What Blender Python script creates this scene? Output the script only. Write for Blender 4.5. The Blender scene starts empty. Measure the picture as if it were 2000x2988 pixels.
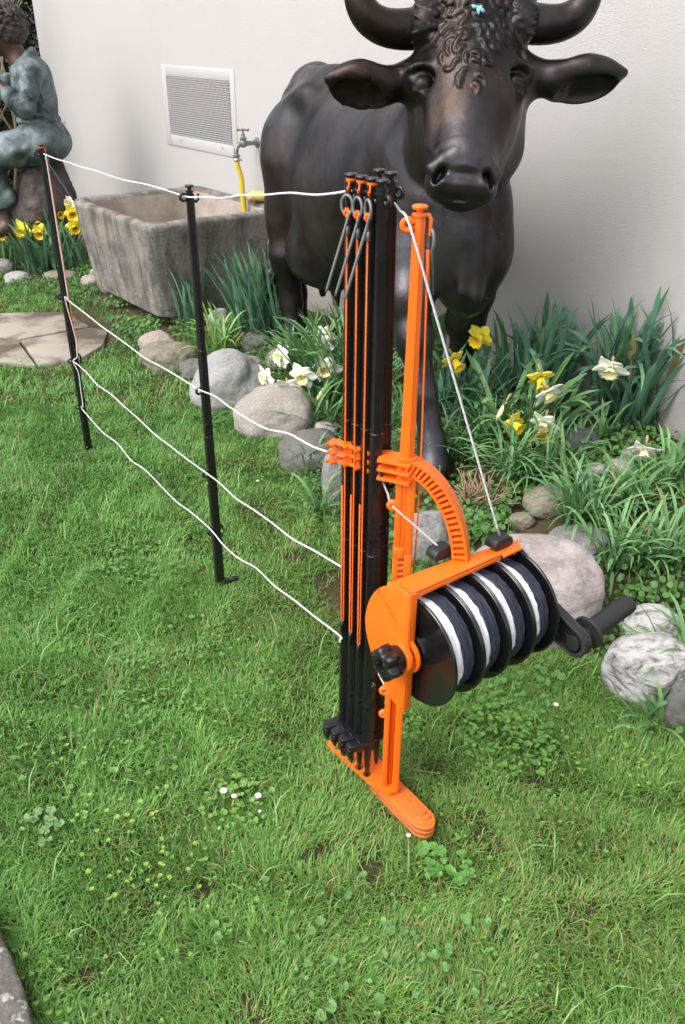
import bpy, math, random
import numpy as np
from mathutils import Vector, Matrix, noise as mnoise
random.seed(7); rng = np.random.default_rng(11)
S = bpy.context.scene; C = S.collection

# ---------------------------------------------------------------- camera
CAMZ = 1.25; TH = math.radians(29.9); FPX = 2448.0
_f = Vector((0, math.cos(TH), -math.sin(TH))); _u = Vector((0, math.sin(TH), math.cos(TH))); _r = Vector((1, 0, 0))
RO = 0.0094
RIGHT = _r*math.cos(RO)+_u*math.sin(RO); UP = _u*math.cos(RO)-_r*math.sin(RO); FWD = _f
cd = bpy.data.cameras.new('camera'); cam = bpy.data.objects.new('camera', cd); C.objects.link(cam)
cam.matrix_world = Matrix(((RIGHT.x, UP.x, -FWD.x, 0), (RIGHT.y, UP.y, -FWD.y, 0), (RIGHT.z, UP.z, -FWD.z, CAMZ), (0, 0, 0, 1)))
cd.sensor_fit = 'VERTICAL'; cd.sensor_height = 36; cd.lens = 36*FPX/2988; cd.clip_start = 0.05; cd.clip_end = 300
S.camera = cam
cd.dof.use_dof = True; cd.dof.focus_distance = 2.3; cd.dof.aperture_fstop = 14

# ---------------------------------------------------------------- light
SUN_EL, SUN_AZ = math.radians(50), math.radians(-125)      # azimuth of the place the light comes from, measured from +Y towards +X
w = bpy.data.worlds.new('World'); S.world = w; w.use_nodes = True
nt = w.node_tree; bg = nt.nodes['Background']
sky = nt.nodes.new('ShaderNodeTexSky'); sky.sky_type = 'NISHITA'; sky.sun_disc = False
sky.sun_elevation = SUN_EL; sky.sun_rotation = SUN_AZ; sky.air_density = 1.0; sky.dust_density = 4.0; sky.ozone_density = 1.0
hs = nt.nodes.new('ShaderNodeHueSaturation'); hs.inputs['Saturation'].default_value = 0.25
nt.links.new(sky.outputs[0], hs.inputs['Color']); nt.links.new(hs.outputs[0], bg.inputs[0]); bg.inputs[1].default_value = 0.15
sl = bpy.data.lights.new('sun', 'SUN'); sl.energy = 0.68; sl.angle = math.radians(48); sl.color = (1, 0.965, 0.92)
sun = bpy.data.objects.new('sun', sl); C.objects.link(sun)
sd = Vector((math.sin(SUN_AZ)*math.cos(SUN_EL), math.cos(SUN_AZ)*math.cos(SUN_EL), math.sin(SUN_EL)))
sun.rotation_euler = sd.to_track_quat('Z', 'Y').to_euler(); sun.location = (-3, -3, 6)
S.view_settings.view_transform = 'Standard'; S.view_settings.look = 'None'; S.view_settings.gamma = 1
S.view_settings.exposure = 1.12
S.cycles.use_denoising = True

# ---------------------------------------------------------------- measuring: a pixel of the 2000x2988 photo to a point of the place
CAM = Vector((0, 0, CAMZ))
def ray(px, py): return RIGHT*(px-1000)+UP*(1494-py)+FWD*FPX
def at_z(px, py, z): d = ray(px, py); return CAM+d*((z-CAMZ)/d.z)
def at_y(px, py, y): d = ray(px, py); return CAM+d*(y/d.y)
def mpp(p): return (Vector(p)-CAM).dot(FWD)/FPX              # metres per photo pixel at a point
WN = Vector((0.781, 0.6248, 0)).normalized(); WU = Vector((-WN.y, WN.x, 0)); WC = 2.40
def on_wall(px, py, off=0.0): d = ray(px, py); return CAM+d*((WC-off)/d.dot(WN))
def sstep(a, b, x): t = np.clip((x-a)/(b-a), 0, 1); return t*t*(3-2*t)
def gz(x, y):
    q = x*WN.x+y*WN.y
    return 0.125*sstep(1.38, 2.1, q)*(1-0.45*sstep(3.2, 4.2, y))+0.006*np.sin(x*3.1+1)*np.cos(y*2.3)
def ground(px, py):
    z = 0.0
    for _ in range(12):
        p = at_z(px, py, z); z = float(gz(p.x, p.y))
    return Vector((p.x, p.y, z))

# ---------------------------------------------------------------- object helpers
ORG = {}
def tag(o, label=None, cat=None, group=None, kind=None):
    if label: o['label'] = label
    if cat: o['category'] = cat
    if group: o['group'] = group
    if kind: o['kind'] = kind
    return o
def thing(name, label, cat, loc=(0, 0, 0), group=None):
    o = bpy.data.objects.new(name, None); C.objects.link(o); o.location = loc; o.empty_display_size = .05
    ORG[o.name] = Vector(loc); return tag(o, label, cat, group)
def mkmesh(name, V, F, mat, smooth=True, col=None, uv=None):
    me = bpy.data.meshes.new(name)
    V = np.asarray(V, dtype=np.float32).reshape(-1, 3)
    if isinstance(F, np.ndarray):
        n = F.shape[1]; me.vertices.add(len(V)); me.vertices.foreach_set('co', V.ravel())
        me.loops.add(F.size); me.loops.foreach_set('vertex_index', F.ravel().astype(np.int32))
        me.polygons.add(len(F)); me.polygons.foreach_set('loop_start', np.arange(0, F.size, n, dtype=np.int32))
        me.update(calc_edges=True); me.validate()
    else:
        me.from_pydata([tuple(map(float, v)) for v in V], [], F)
        me.update()
    if smooth: me.polygons.foreach_set('use_smooth', np.ones(len(me.polygons), dtype=bool))
    if col is not None:
        a = me.color_attributes.new('col', 'FLOAT_COLOR', 'POINT')
        c = np.ones((len(V), 4), dtype=np.float32); c[:, :3] = col; a.data.foreach_set('color', c.ravel())
    if mat: me.materials.append(mat)
    return me
def obj(name, V, F, mat, parent=None, world=True, origin=None, smooth=True, col=None, bevel=0, autos=None):
    """links one mesh object; world verts are shifted to the thing's own origin"""
    V = np.asarray(V, dtype=np.float32).reshape(-1, 3)
    if world:
        o0 = ORG[parent.name] if parent is not None else Vector(origin if origin is not None else (0, 0, 0))
        V = V-np.array(o0, dtype=np.float32)
    me = mkmesh(name, V, F, mat, smooth, col)
    o = bpy.data.objects.new(name, me); C.objects.link(o)
    if parent is not None: o.parent = parent; ORG[o.name] = ORG[parent.name].copy()
    else:
        o.location = origin if origin is not None else (0, 0, 0); ORG[o.name] = Vector(o.location)
    if bevel:
        b = o.modifiers.new('bevel', 'BEVEL'); b.width = bevel; b.segments = 2; b.limit_method = 'ANGLE'; b.angle_limit = math.radians(35)
    if autos:
        me.polygons.foreach_set('use_smooth', np.ones(len(me.polygons), dtype=bool))
        me.set_sharp_from_angle(angle=math.radians(autos))
    return o
def dup(root, loc=None, rot=None):
    r = root.copy(); C.objects.link(r); ORG[r.name] = Vector(loc if loc is not None else root.location)
    if loc is not None: r.location = loc
    if rot is not None: r.rotation_euler = rot
    for ch in list(root.children):
        c = ch.copy(); C.objects.link(c); c.parent = r
        for g in list(ch.children):
            d = g.copy(); C.objects.link(d); d.parent = c
    return r
class MB:
    def __init__(s): s.V = []; s.F = []
    def add(s, V, F):
        n = len(s.V); s.V += [tuple(v) for v in V]; s.F += [tuple(i+n for i in f) for f in F]; return s
    def frame_box(s, o, ex, ey, ez, lo, hi):
        o, ex, ey, ez = Vector(o), Vector(ex), Vector(ey), Vector(ez)
        V = [o+ex*x+ey*y+ez*z for x in (lo[0], hi[0]) for y in (lo[1], hi[1]) for z in (lo[2], hi[2])]
        F = [(0, 1, 3, 2), (4, 6, 7, 5), (0, 4, 5, 1), (2, 3, 7, 6), (0, 2, 6, 4), (1, 5, 7, 3)]
        if ex.cross(ey).dot(ez) < 0: F = [f[::-1] for f in F]
        return s.add(V, F)
    def box(s, lo, hi): return s.frame_box((0, 0, 0), (1, 0, 0), (0, 1, 0), (0, 0, 1), lo, hi)
    def tube(s, pts, r, n=8, cap=True, closed=False, flat=None):
        P = [Vector(p) for p in pts]; m = len(P)
        R = list(r) if hasattr(r, '__len__') else [r]*m
        T = []
        for i in range(m):
            a = P[(i-1) % m] if closed else P[max(i-1, 0)]; b = P[(i+1) % m] if closed else P[min(i+1, m-1)]
            t = (b-a); T.append(t.normalized() if t.length > 1e-9 else Vector((0, 0, 1)))
        ref = Vector((0, 0, 1)) if abs(T[0].z) < .9 else Vector((1, 0, 0))
        N = (ref-T[0]*ref.dot(T[0])).normalized(); rings = []
        for i in range(m):
            N = (N-T[i]*N.dot(T[i])).normalized(); B = T[i].cross(N)
            fx, fy = flat if flat else (1, 1)
            rings.append([P[i]+(N*math.cos(2*math.pi*k/n)*fx+B*math.sin(2*math.pi*k/n)*fy)*R[i] for k in range(n)])
        V = [v for g in rings for v in g]; F = []
        for i in range(m if closed else m-1):
            j = (i+1) % m
            for k in range(n): F.append((i*n+k, i*n+(k+1) % n, j*n+(k+1) % n, j*n+k))
        if cap and not closed: F += [tuple(range(n))[::-1], tuple((m-1)*n+k for k in range(n))]
        return s.add(V, F)
    def lathe(s, o, ax, prof, n=32, cap=True):
        """prof: list of (distance along ax, radius)"""
        ax = Vector(ax).normalized(); ref = Vector((0, 0, 1)) if abs(ax.z) < .9 else Vector((1, 0, 0))
        N = (ref-ax*ref.dot(ax)).normalized(); B = ax.cross(N); o = Vector(o); V = []
        for (a, r) in prof: V += [o+ax*a+(N*math.cos(2*math.pi*k/n)+B*math.sin(2*math.pi*k/n))*r for k in range(n)]
        F = []
        for i in range(len(prof)-1):
            for k in range(n): F.append((i*n+k, i*n+(k+1) % n, (i+1)*n+(k+1) % n, (i+1)*n+k))
        if cap: F += [tuple(range(n))[::-1], tuple((len(prof)-1)*n+k for k in range(n))]
        return s.add(V, F)
    def prism(s, pts, o, ex, ey, ez, z0, z1):
        o, ex, ey, ez = Vector(o), Vector(ex), Vector(ey), Vector(ez); n = len(pts)
        V = [o+ex*a+ey*b+ez*z for z in (z0, z1) for (a, b) in pts]
        F = [(k, (k+1) % n, n+(k+1) % n, n+k) for k in range(n)]+[tuple(range(n))[::-1], tuple(n+k for k in range(n))]
        ar = sum(pts[k][0]*pts[(k+1) % n][1]-pts[(k+1) % n][0]*pts[k][1] for k in range(n))
        if ar*(ex.cross(ey).dot(ez))*(z1-z0) < 0: F = [f[::-1] for f in F]
        return s.add(V, F)
    def build(s, name, mat, parent=None, **k): return obj(name, s.V, s.F, mat, parent, **k)

# ---------------------------------------------------------------- implicit surfaces: smooth unions of cones and ellipsoids, meshed by surface nets
def rcone(a, b, ra, rb, k=.02, mode='u'):
    return ('c', np.array(a, dtype=np.float32), np.array(b, dtype=np.float32), ra, rb, k, mode)
def elli(c, r, axes=None, k=.02, mode='u'):
    A = np.eye(3) if axes is None else np.array(axes)
    return ('e', np.array(c, dtype=np.float32), np.array(r, dtype=np.float32), A.astype(np.float32), None, k, mode)
def axes_from(x, up=(0, 0, 1)):
    x = Vector(x).normalized(); y = Vector(up).cross(x).normalized(); z = x.cross(y); return [list(x), list(y), list(z)]
def sdf_mesh(ops, lo, hi, h, disp=None):
    lo = np.array(lo, dtype=np.float32); n = np.ceil((np.array(hi)-lo)/h).astype(int)+1
    F = np.full(n, .5, dtype=np.float32); ax = [lo[i]+h*np.arange(n[i], dtype=np.float32) for i in range(3)]
    for op in ops:
        t, p, q, r1, r2, k, mode = op; m = k+4*h
        if t == 'c':
            rr = max(r1, r2); b0 = np.minimum(p, q)-rr-m; b1 = np.maximum(p, q)+rr+m
        else:
            rr = np.abs(r1.T)@np.abs(q); rr = np.minimum(rr, q.max()); b0 = p-rr-m; b1 = p+rr+m
        i0 = np.clip(np.floor((b0-lo)/h).astype(int), 0, n); i1 = np.clip(np.ceil((b1-lo)/h).astype(int)+1, 0, n)
        if (i1 <= i0).any(): continue
        X = ax[0][i0[0]:i1[0], None, None]; Y = ax[1][None, i0[1]:i1[1], None]; Z = ax[2][None, None, i0[2]:i1[2]]
        sl_ = (slice(i0[0], i1[0]), slice(i0[1], i1[1]), slice(i0[2], i1[2]))
        if t == 'c':
            ba = q-p; L = max(float(ba@ba), 1e-9)
            H = np.clip(((X-p[0])*ba[0]+(Y-p[1])*ba[1]+(Z-p[2])*ba[2])/L, 0, 1)
            d = np.sqrt((X-p[0]-H*ba[0])**2+(Y-p[1]-H*ba[1])**2+(Z-p[2]-H*ba[2])**2)-(r1+(r2-r1)*H)
        else:
            A = r1; u = [(X-p[0])*A[j, 0]+(Y-p[1])*A[j, 1]+(Z-p[2])*A[j, 2] for j in range(3)]
            k0 = np.sqrt(sum((u[j]/q[j])**2 for j in range(3))); k1 = np.sqrt(sum((u[j]/q[j]**2)**2 for j in range(3)))+1e-6
            d = k0*(k0-1)/k1; d = np.where(k0 < 1e-3, -q.min(), d)
        f = F[sl_]
        if mode == 'u': hh = np.maximum(k-np.abs(f-d), 0)/k; F[sl_] = np.minimum(f, d)-hh*hh*k*.25
        elif mode == 's': hh = np.maximum(k-np.abs(f+d), 0)/k; F[sl_] = np.maximum(f, -d)+hh*hh*k*.25
    if disp is not None:
        I = np.nonzero(np.abs(F) < .05)
        if len(I[0]): F[I] += disp(ax[0][I[0]], ax[1][I[1]], ax[2][I[2]])
    neg = F < 0; N1 = n-1
    cnt = np.zeros(N1, dtype=np.int8)
    for dx in (0, 1):
        for dy in (0, 1):
            for dz in (0, 1): cnt += neg[dx:n[0]-1+dx, dy:n[1]-1+dy, dz:n[2]-1+dz]
    cells = np.argwhere((cnt > 0) & (cnt < 8)); idx = -np.ones(N1, dtype=np.int64); idx[tuple(cells.T)] = np.arange(len(cells))
    acc = np.zeros((len(cells), 3)); num = np.zeros(len(cells))
    co = [(x, y, z) for x in (0, 1) for y in (0, 1) for z in (0, 1)]
    for a in co:
        for b in co:
            if sum(abs(a[i]-b[i]) for i in range(3)) == 1 and a < b:
                fa = F[tuple((cells+a).T)]; fb = F[tuple((cells+b).T)]; c = (fa < 0) != (fb < 0)
                t = np.where(c, fa/np.where(fa == fb, 1, fa-fb), 0)
                pt = np.array(a)+np.outer(t, np.array(b)-np.array(a)); acc[c] += pt[c]; num[c] += 1
    V = lo+h*(cells+acc/num[:, None]); faces = []
    for d in range(3):
        e1, e2 = (d+1) % 3, (d+2) % 3
        s0 = [slice(1, n[i]-1) for i in range(3)]; s0[d] = slice(0, n[d]-1); s1 = list(s0); s1[d] = slice(1, n[d])
        A = neg[tuple(s0)]; B = neg[tuple(s1)]; ch = np.argwhere(A != B); off = np.ones(3, dtype=int); off[d] = 0
        g = ch+off; inside = A[tuple(ch.T)]
        o1 = np.zeros(3, dtype=int); o1[e1] = 1; o2 = np.zeros(3, dtype=int); o2[e2] = 1
        q = np.stack([idx[tuple((g-o1-o2).T)], idx[tuple((g-o2).T)], idx[tuple(g.T)], idx[tuple((g-o1).T)]], axis=1)
        q[~inside] = q[~inside][:, ::-1]; faces.append(q)
    Fq = np.concatenate(faces); return V, Fq

# ---------------------------------------------------------------- numpy value noise
_T = rng.random((64, 64, 64)).astype(np.float32)
def vnoise(x, y, z=0.0, s=1.0):
    x = np.asarray(x)*s; y = np.asarray(y)*s; z = np.asarray(z)*s+np.zeros_like(x)
    xi, yi, zi = np.floor(x).astype(int), np.floor(y).astype(int), np.floor(z).astype(int); fx, fy, fz = x-xi, y-yi, z-zi
    fx, fy, fz = [t*t*(3-2*t) for t in (fx, fy, fz)]; r = 0
    for a in (0, 1):
        for b in (0, 1):
            for c in (0, 1): r = r+_T[(xi+a) % 64, (yi+b) % 64, (zi+c) % 64]*(fx if a else 1-fx)*(fy if b else 1-fy)*(fz if c else 1-fz)
    return r*2-1
def fbm(x, y, z=0.0, s=1.0, o=4):
    return sum(vnoise(np.asarray(x)+17.3*i, np.asarray(y)-5.1*i, np.asarray(z)+3.7*i, s*2**i)*.5**i for i in range(o))

# ---------------------------------------------------------------- materials
def hexc(h): return tuple(((int(h[i:i+2], 16)/255+.055)/1.055)**2.4 if int(h[i:i+2], 16) > 10 else int(h[i:i+2], 16)/255/12.92 for i in (0, 2, 4))
class Mat:
    """small wrapper round a Principled material"""
    def __init__(s, name, col=(.5, .5, .5), rough=.5, metal=0, spec=.5, **k):
        s.m = bpy.data.materials.new(name); s.m.use_nodes = True; s.t = s.m.node_tree; s.b = s.t.nodes['Principled BSDF']
        s.b.inputs['Base Color'].default_value = (*col, 1); s.b.inputs['Roughness'].default_value = rough
        s.b.inputs['Metallic'].default_value = metal; s.b.inputs['Specular IOR Level'].default_value = spec
        for a, v in k.items(): s.b.inputs[a.replace('_', ' ')].default_value = v
        s.co = s.t.nodes.new('ShaderNodeTexCoord').outputs['Object']
    def n(s, ty, **k):
        nd = s.t.nodes.new(ty)
        for a, v in k.items():
            if a in nd.inputs: s.set(nd.inputs[a], v)
            else: setattr(nd, a, v)
        return nd
    def set(s, inp, v):
        if isinstance(v, bpy.types.NodeSocket): s.t.links.new(v, inp)
        else: inp.default_value = v
    def mapping(s, scale=(1, 1, 1), rot=(0, 0, 0)):
        m = s.t.nodes.new('ShaderNodeMapping'); s.t.links.new(s.co, m.inputs[0]); m.inputs['Scale'].default_value = scale; m.inputs['Rotation'].default_value = rot
        return m.outputs[0]
    def noise(s, scale, detail=4, rough=.55, vec=None, dist=0):
        nd = s.t.nodes.new('ShaderNodeTexNoise'); s.t.links.new(vec or s.co, nd.inputs['Vector'])
        nd.inputs['Scale'].default_value = scale; nd.inputs['Detail'].default_value = detail; nd.inputs['Roughness'].default_value = rough; nd.inputs['Distortion'].default_value = dist
        return nd.outputs['Fac']
    def voronoi(s, scale, vec=None, out='Distance', feature='F1'):
        nd = s.t.nodes.new('ShaderNodeTexVoronoi'); nd.feature = feature; s.t.links.new(vec or s.co, nd.inputs['Vector']); nd.inputs['Scale'].default_value = scale
        return nd.outputs[out]
    def ramp(s, fac, stops):
        nd = s.t.nodes.new('ShaderNodeValToRGB'); s.t.links.new(fac, nd.inputs[0]); e = nd.color_ramp.elements
        while len(e) < len(stops): e.new(.5)
        for i, (p, c) in enumerate(stops): e[i].position = p; e[i].color = (*c, 1) if hasattr(c, '__len__') else (c, c, c, 1)
        return nd.outputs[0]
    def mix(s, fac, a, b, mode='MIX'):
        nd = s.t.nodes.new('ShaderNodeMix'); nd.data_type = 'RGBA'; nd.blend_type = mode
        for i, v in ((0, fac), (6, a), (7, b)):
            if isinstance(v, bpy.types.NodeSocket): s.t.links.new(v, nd.inputs[i])
            elif i == 0: nd.inputs[0].default_value = v
            else: nd.inputs[i].default_value = (*v, 1) if hasattr(v, '__len__') else (v, v, v, 1)
        return nd.outputs[2]
    def col(s, v): s.set(s.b.inputs['Base Color'], v); return s
    def rough(s, v): s.set(s.b.inputs['Roughness'], v); return s
    def attr(s, name='col'):
        nd = s.t.nodes.new('ShaderNodeAttribute'); nd.attribute_name = name; return nd.outputs['Color']
    def bump(s, *hs):
        prev = None
        for (h, st, dist) in hs:
            nd = s.t.nodes.new('ShaderNodeBump'); s.t.links.new(h, nd.inputs['Height']); nd.inputs['Strength'].default_value = st; nd.inputs['Distance'].default_value = dist
            if prev: s.t.links.new(prev, nd.inputs['Normal'])
            prev = nd.outputs[0]
        s.t.links.new(prev, s.b.inputs['Normal']); return s
M = {}
def mat(key, *a, **k): M[key] = Mat(key, *a, **k); return M[key]
# ================================================================ setting
m = mat('stucco', rough=.92, spec=.2)
big = m.noise(1.1, 3); m.col(m.mix(m.ramp(m.noise(.9, 5, .6), [(.4, 0.), (.75, 1.)]), (.515, .500, .508), (.475, .462, .468)))
sz = m.n('ShaderNodeSeparateXYZ'); m.t.links.new(m.co, sz.inputs[0]); ad = m.n('ShaderNodeMath', operation='MULTIPLY_ADD'); m.t.links.new(m.noise(5, 5, .65), ad.inputs[0]); ad.inputs[1].default_value = .30; m.t.links.new(sz.outputs['Z'], ad.inputs[2])
c0_ = m.mix(m.ramp(m.noise(2.3, 6, .72, m.mapping((1, 1, .35))), [(.50, 0.), (.78, .35)]), (.475, .460, .455), (.42, .40, .385)); m.col(m.mix(m.ramp(ad.outputs[0], [(.22, .55), (.46, 0.)]), c0_, (.30, .275, .24)))
m.bump((m.noise(190, 4, .6, m.mapping((1, 1, 1.35))), .62, .0034), (m.voronoi(260), .30, .0015))
m = mat('vent_paint', (.44, .43, .43), rough=.6); m.bump((m.noise(90, 3), .2, .002))
m = mat('soil', rough=1, spec=.1)
m.col(m.mix(m.ramp(m.noise(9, 6, .65), [(.35, 0.), (.7, 1.)]), (.055, .045, .024), (.125, .105, .055)))
m.bump((m.noise(120, 6, .7), .9, .012))
# ground: one sheet out to the horizon, fine near the camera, rising gently into the bed
def axis_vals(lo, hi, step, far):
    a = list(np.arange(lo, hi, step)); b = [lo-.3*1.5**i for i in range(14)][::-1]; c = [hi+.3*1.5**i for i in range(14)]
    return np.array([v for v in b if v > -far]+a+[v for v in c if v < far])
gx = axis_vals(-2.6, 2.0, .03, 80); gy = axis_vals(.3, 6.5, .03, 80)
GX, GY = np.meshgrid(gx, gy); near = (np.abs(GX) < 3) & (GY < 7)
GZ = gz(GX, GY)+np.where(near, .006*fbm(GX, GY, 0, 9, 3), 0)-.012
nx, ny = len(gx), len(gy); I = np.arange(nx*ny).reshape(ny, nx)
FQ = np.stack([I[:-1, :-1], I[:-1, 1:], I[1:, 1:], I[1:, :-1]], axis=-1).reshape(-1, 4)
g = obj('ground', np.stack([GX, GY, GZ], -1).reshape(-1, 3), FQ, M['soil'].m); tag(g, 'brown garden soil under the lawn and flower bed', kind='structure')

# house wall: runs away to the left, ends at a corner behind the boy
wt0, wt1 = -2.6, None
cor = on_wall(92, 0); wt1 = (cor).dot(WU)
def wp(t, z, off=0.0): return WU*t+WN*(WC-off)+Vector((0, 0, z))
nt_, nz_ = 60, 30
b = MB()
b.frame_box((0, 0, 0), WU, WN, (0, 0, 1), (wt0, WC, -.2), (wt1, WC+3.0, 3.2))
wall = b.build('house_wall', M['stucco'].m, bevel=.012, origin=wp(wt1/2, 0)); tag(wall, 'off-white rough plaster house wall behind the bronze cow', 'wall', None, None)

# ventilation grille set in the wall
def wcoord(px, py): p = on_wall(px, py); return p.dot(WU), p.z
oc = [wcoord(*p) for p in ((473, 190), (684, 203), (489, 421), (697, 462))]
ic = [wcoord(*p) for p in ((487, 222), (672, 237), (501, 390), (681, 424))]
OT = ((oc[1][0]+oc[3][0])/2, (oc[0][0]+oc[2][0])/2); OZ = ((oc[2][1]+oc[3][1])/2, (oc[0][1]+oc[1][1])/2)
IT = ((ic[1][0]+ic[3][0])/2, (ic[0][0]+ic[2][0])/2); IZ = ((ic[2][1]+ic[3][1])/2, (ic[0][1]+ic[1][1])/2)
print('vent', OT, OZ, IT, IZ)
vt = thing('wall_vent', 'white framed rectangular ventilation grille with wire mesh set in the plaster wall', 'vent', wp(sum(OT)/2, OZ[0]))
f = MB()
def wbox(mb, t0, t1, z0, z1, o0, o1): mb.frame_box((0, 0, 0), WU, WN, (0, 0, 1), (t0, WC-o1, z0), (t1, WC-o0, z1))
wbox(f, OT[0], IT[0], OZ[0], OZ[1], -.01, .0050); wbox(f, IT[1], OT[1], OZ[0], OZ[1], -.01, .0050)
wbox(f, IT[0], IT[1], OZ[0], IZ[0], -.01, .0047); wbox(f, IT[0], IT[1], IZ[1], OZ[1], -.01, .0047)
f.build('frame', M['vent_paint'].m, vt, bevel=.003)
mat('vent_back', (.13, .10, .095), rough=.9); k = MB(); wbox(k, IT[0], IT[1], IZ[0], IZ[1], -.005, .002); k.build('back_panel', M['vent_back'].m, vt)
mat('wire', (.55, .54, .54), rough=.45, metal=.3); k = MB()
nz = 27; ntw = 52
for i in range(nz):
    z = IZ[0]+(IZ[1]-IZ[0])*(i+.5)/nz; r = .0024
    k.tube([wp(IT[0]+(IT[1]-IT[0])*j/ntw, z, .0045+(.0015 if (i+j) % 2 else -.0015)) for j in range(ntw+1)], r, 4, cap=False)
for j in range(ntw):
    t = IT[0]+(IT[1]-IT[0])*(j+.5)/ntw
    k.tube([wp(t, IZ[0], .0065), wp(t+.004, IZ[1], .0065)], .0017, 4, cap=False)
k.build('wire_mesh', M['wire'].m, vt)
mat('screw_rust', (.16, .11, .09), rough=.7)
for (px, py) in ((531, 409), (649, 432)):
    p_ = on_wall(px, py, .005); MB().lathe(p_, -WN, [(0, .004), (.0015, .004), (.002, .003)], 10).build('screw', M['screw_rust'].m, vt)
# ================================================================ bronze cow
m = mat('bronze', rough=.42, metal=.8, spec=.5)
base = m.mix(m.ramp(m.noise(5.5, 5, .6, dist=.6), [(.40, 0.), (.66, 1.)]), (.018, .0165, .017), (.042, .029, .023))
base = m.mix(m.ramp(m.noise(2.3, 4, .6), [(.45, 0.), (.72, 1.)]), base, (.088, .087, .100))  # cool blue-grey sheen painted into the bronze colour as broad noise patches
base = m.mix(m.ramp(m.noise(34, 5, .75), [(.60, 0.), (.74, .35)]), base, (.16, .13, .11))
m.col(base); m.rough(m.ramp(m.noise(14, 5, .65), [(.3, .30), (.75, .50)]))
m.bump((m.noise(16, 4, .6), .25, .008), (m.noise(150, 3, .6), .18, .0015))
def P(px, py, y): return at_y(px, py, y)
ops = []
def rc(a, b, ra, rb, k=.05, mode='u'): ops.append(rcone(a, b, ra, rb, k, mode))
def el(c, r, ax=None, k=.05, mode='u'): ops.append(elli(c, r, ax, k, mode))
CA = Vector((-.405, .914, 0)).normalized(); CL = Vector((CA.y, -CA.x, 0))     # towards the rump, towards the cow's left side
CZ = Vector((0, 0, 1)); BAX = [list(CA), list(CL), [0, 0, 1]]
SH = Vector((.33, 2.62, 0)); HP = SH+CA*.98
def B(a, l, z): return SH+CA*a+CL*l+CZ*z                                     # along body from the shoulders, sideways, up
# trunk
el(B(.50, -.03, .79), (.62, .213, .30), BAX, .02)
el(B(.14, -.06, .83), (.30, .125, .27), BAX, .08)
el(B(.95, 0, .84), (.32, .20, .27), BAX, .08)
el(B(.60, -.05, .70), (.35, .195, .235), BAX, .08)
rc(B(.0, 0, 1.06), B(1.05, 0, 1.075), .055, .05, .09)                       # backbone
rc(B(.90, 0, 1.06), B(1.22, 0, 1.06), .075, .055, .06)
rc(B(.90, -.135, 1.01), B(1.0, -.13, .95), .05, .06, .09); rc(B(.88, .155, 1.045), B(1.0, .13, .95), .045, .06, .07)   # hook bones
rc(B(1.20, -.06, 1.0), B(1.1, -.10, .9), .04, .07, .08); rc(B(1.20, .07, 1.03), B(1.1, .12, .9), .045, .07, .08)       # pins
el(B(1.20, .05, 1.07), (.10, .065, .070), BAX, .05)
el(B(.72, -.27, .98), (.16, .05, .10), BAX, .10, 's')                        # hollow of the flank
el(B(1.06, -.235, 1.0), (.08, .035, .05), BAX, .06, 's')
el(B(.85, -.21, 1.0), (.10, .045, .055), BAX, .07, 's'); el(B(.99, .02, 1.145), (.10, .04, .03), BAX, .05, 's')
# neck and chest
rc(B(.04, -.03, .93), P(1385, 250, 2.52), .160, .125, .10)
rc(B(.05, 0, 1.02), P(1378, 150, 2.52), .11, .105, .08)
el(B(-.09, -.02, .75), (.14, .135, .21), BAX, .08)
rc(B(-.14, .0, .68), B(-.10, .0, .555), .09, .065, .06)                      # brisket
rc(P(1410, 600, 2.42), P(1392, 860, 2.40), .026, .024, .02)                   # dewlap folds
rc(P(1450, 640, 2.45), P(1430, 850, 2.44), .020, .02, .015); rc(P(1365, 660, 2.41), P(1350, 850, 2.40), .016, .016, .015)
rc(B(-.06, -.13, .84), B(-.02, -.16, .66), .07, .075, .08); rc(B(-.04, .05, .80), B(.04, .07, .66), .06, .06, .08)        # shoulders
# right foreleg (towards the camera), left foreleg
FR = [B(-.04, -.16, .66), P(1195, 860, 2.46), P(1208, 985, 2.42), P(1238, 1150, 2.37), P(1262, 1290, 2.33)]
rc(FR[0], FR[1], .085, .062, .06); rc(FR[1], FR[2], .062, .05, .04); rc(FR[2], FR[3], .050, .036, .03); rc(FR[3], FR[4], .036, .04, .03)
el(FR[2]+Vector((0, -.01, 0)), (.05, .05, .06), None, .03)
rc(FR[4], P(1268, 1360, 2.30), .042, .058, .02)
FL = [B(.04, .095, .66), P(1380, 850, 2.74), P(1358, 935, 2.76), P(1352, 1020, 2.84), P(1368, 1110, 2.88)]
rc(FL[0], FL[1], .072, .065, .06); rc(FL[1], FL[2], .07, .066, .04); rc(FL[2], FL[3], .060, .045, .03); rc(FL[3], FL[4], .042, .045, .03)
rc(FL[4], P(1372, 1150, 2.87), .045, .06, .02)
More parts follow.
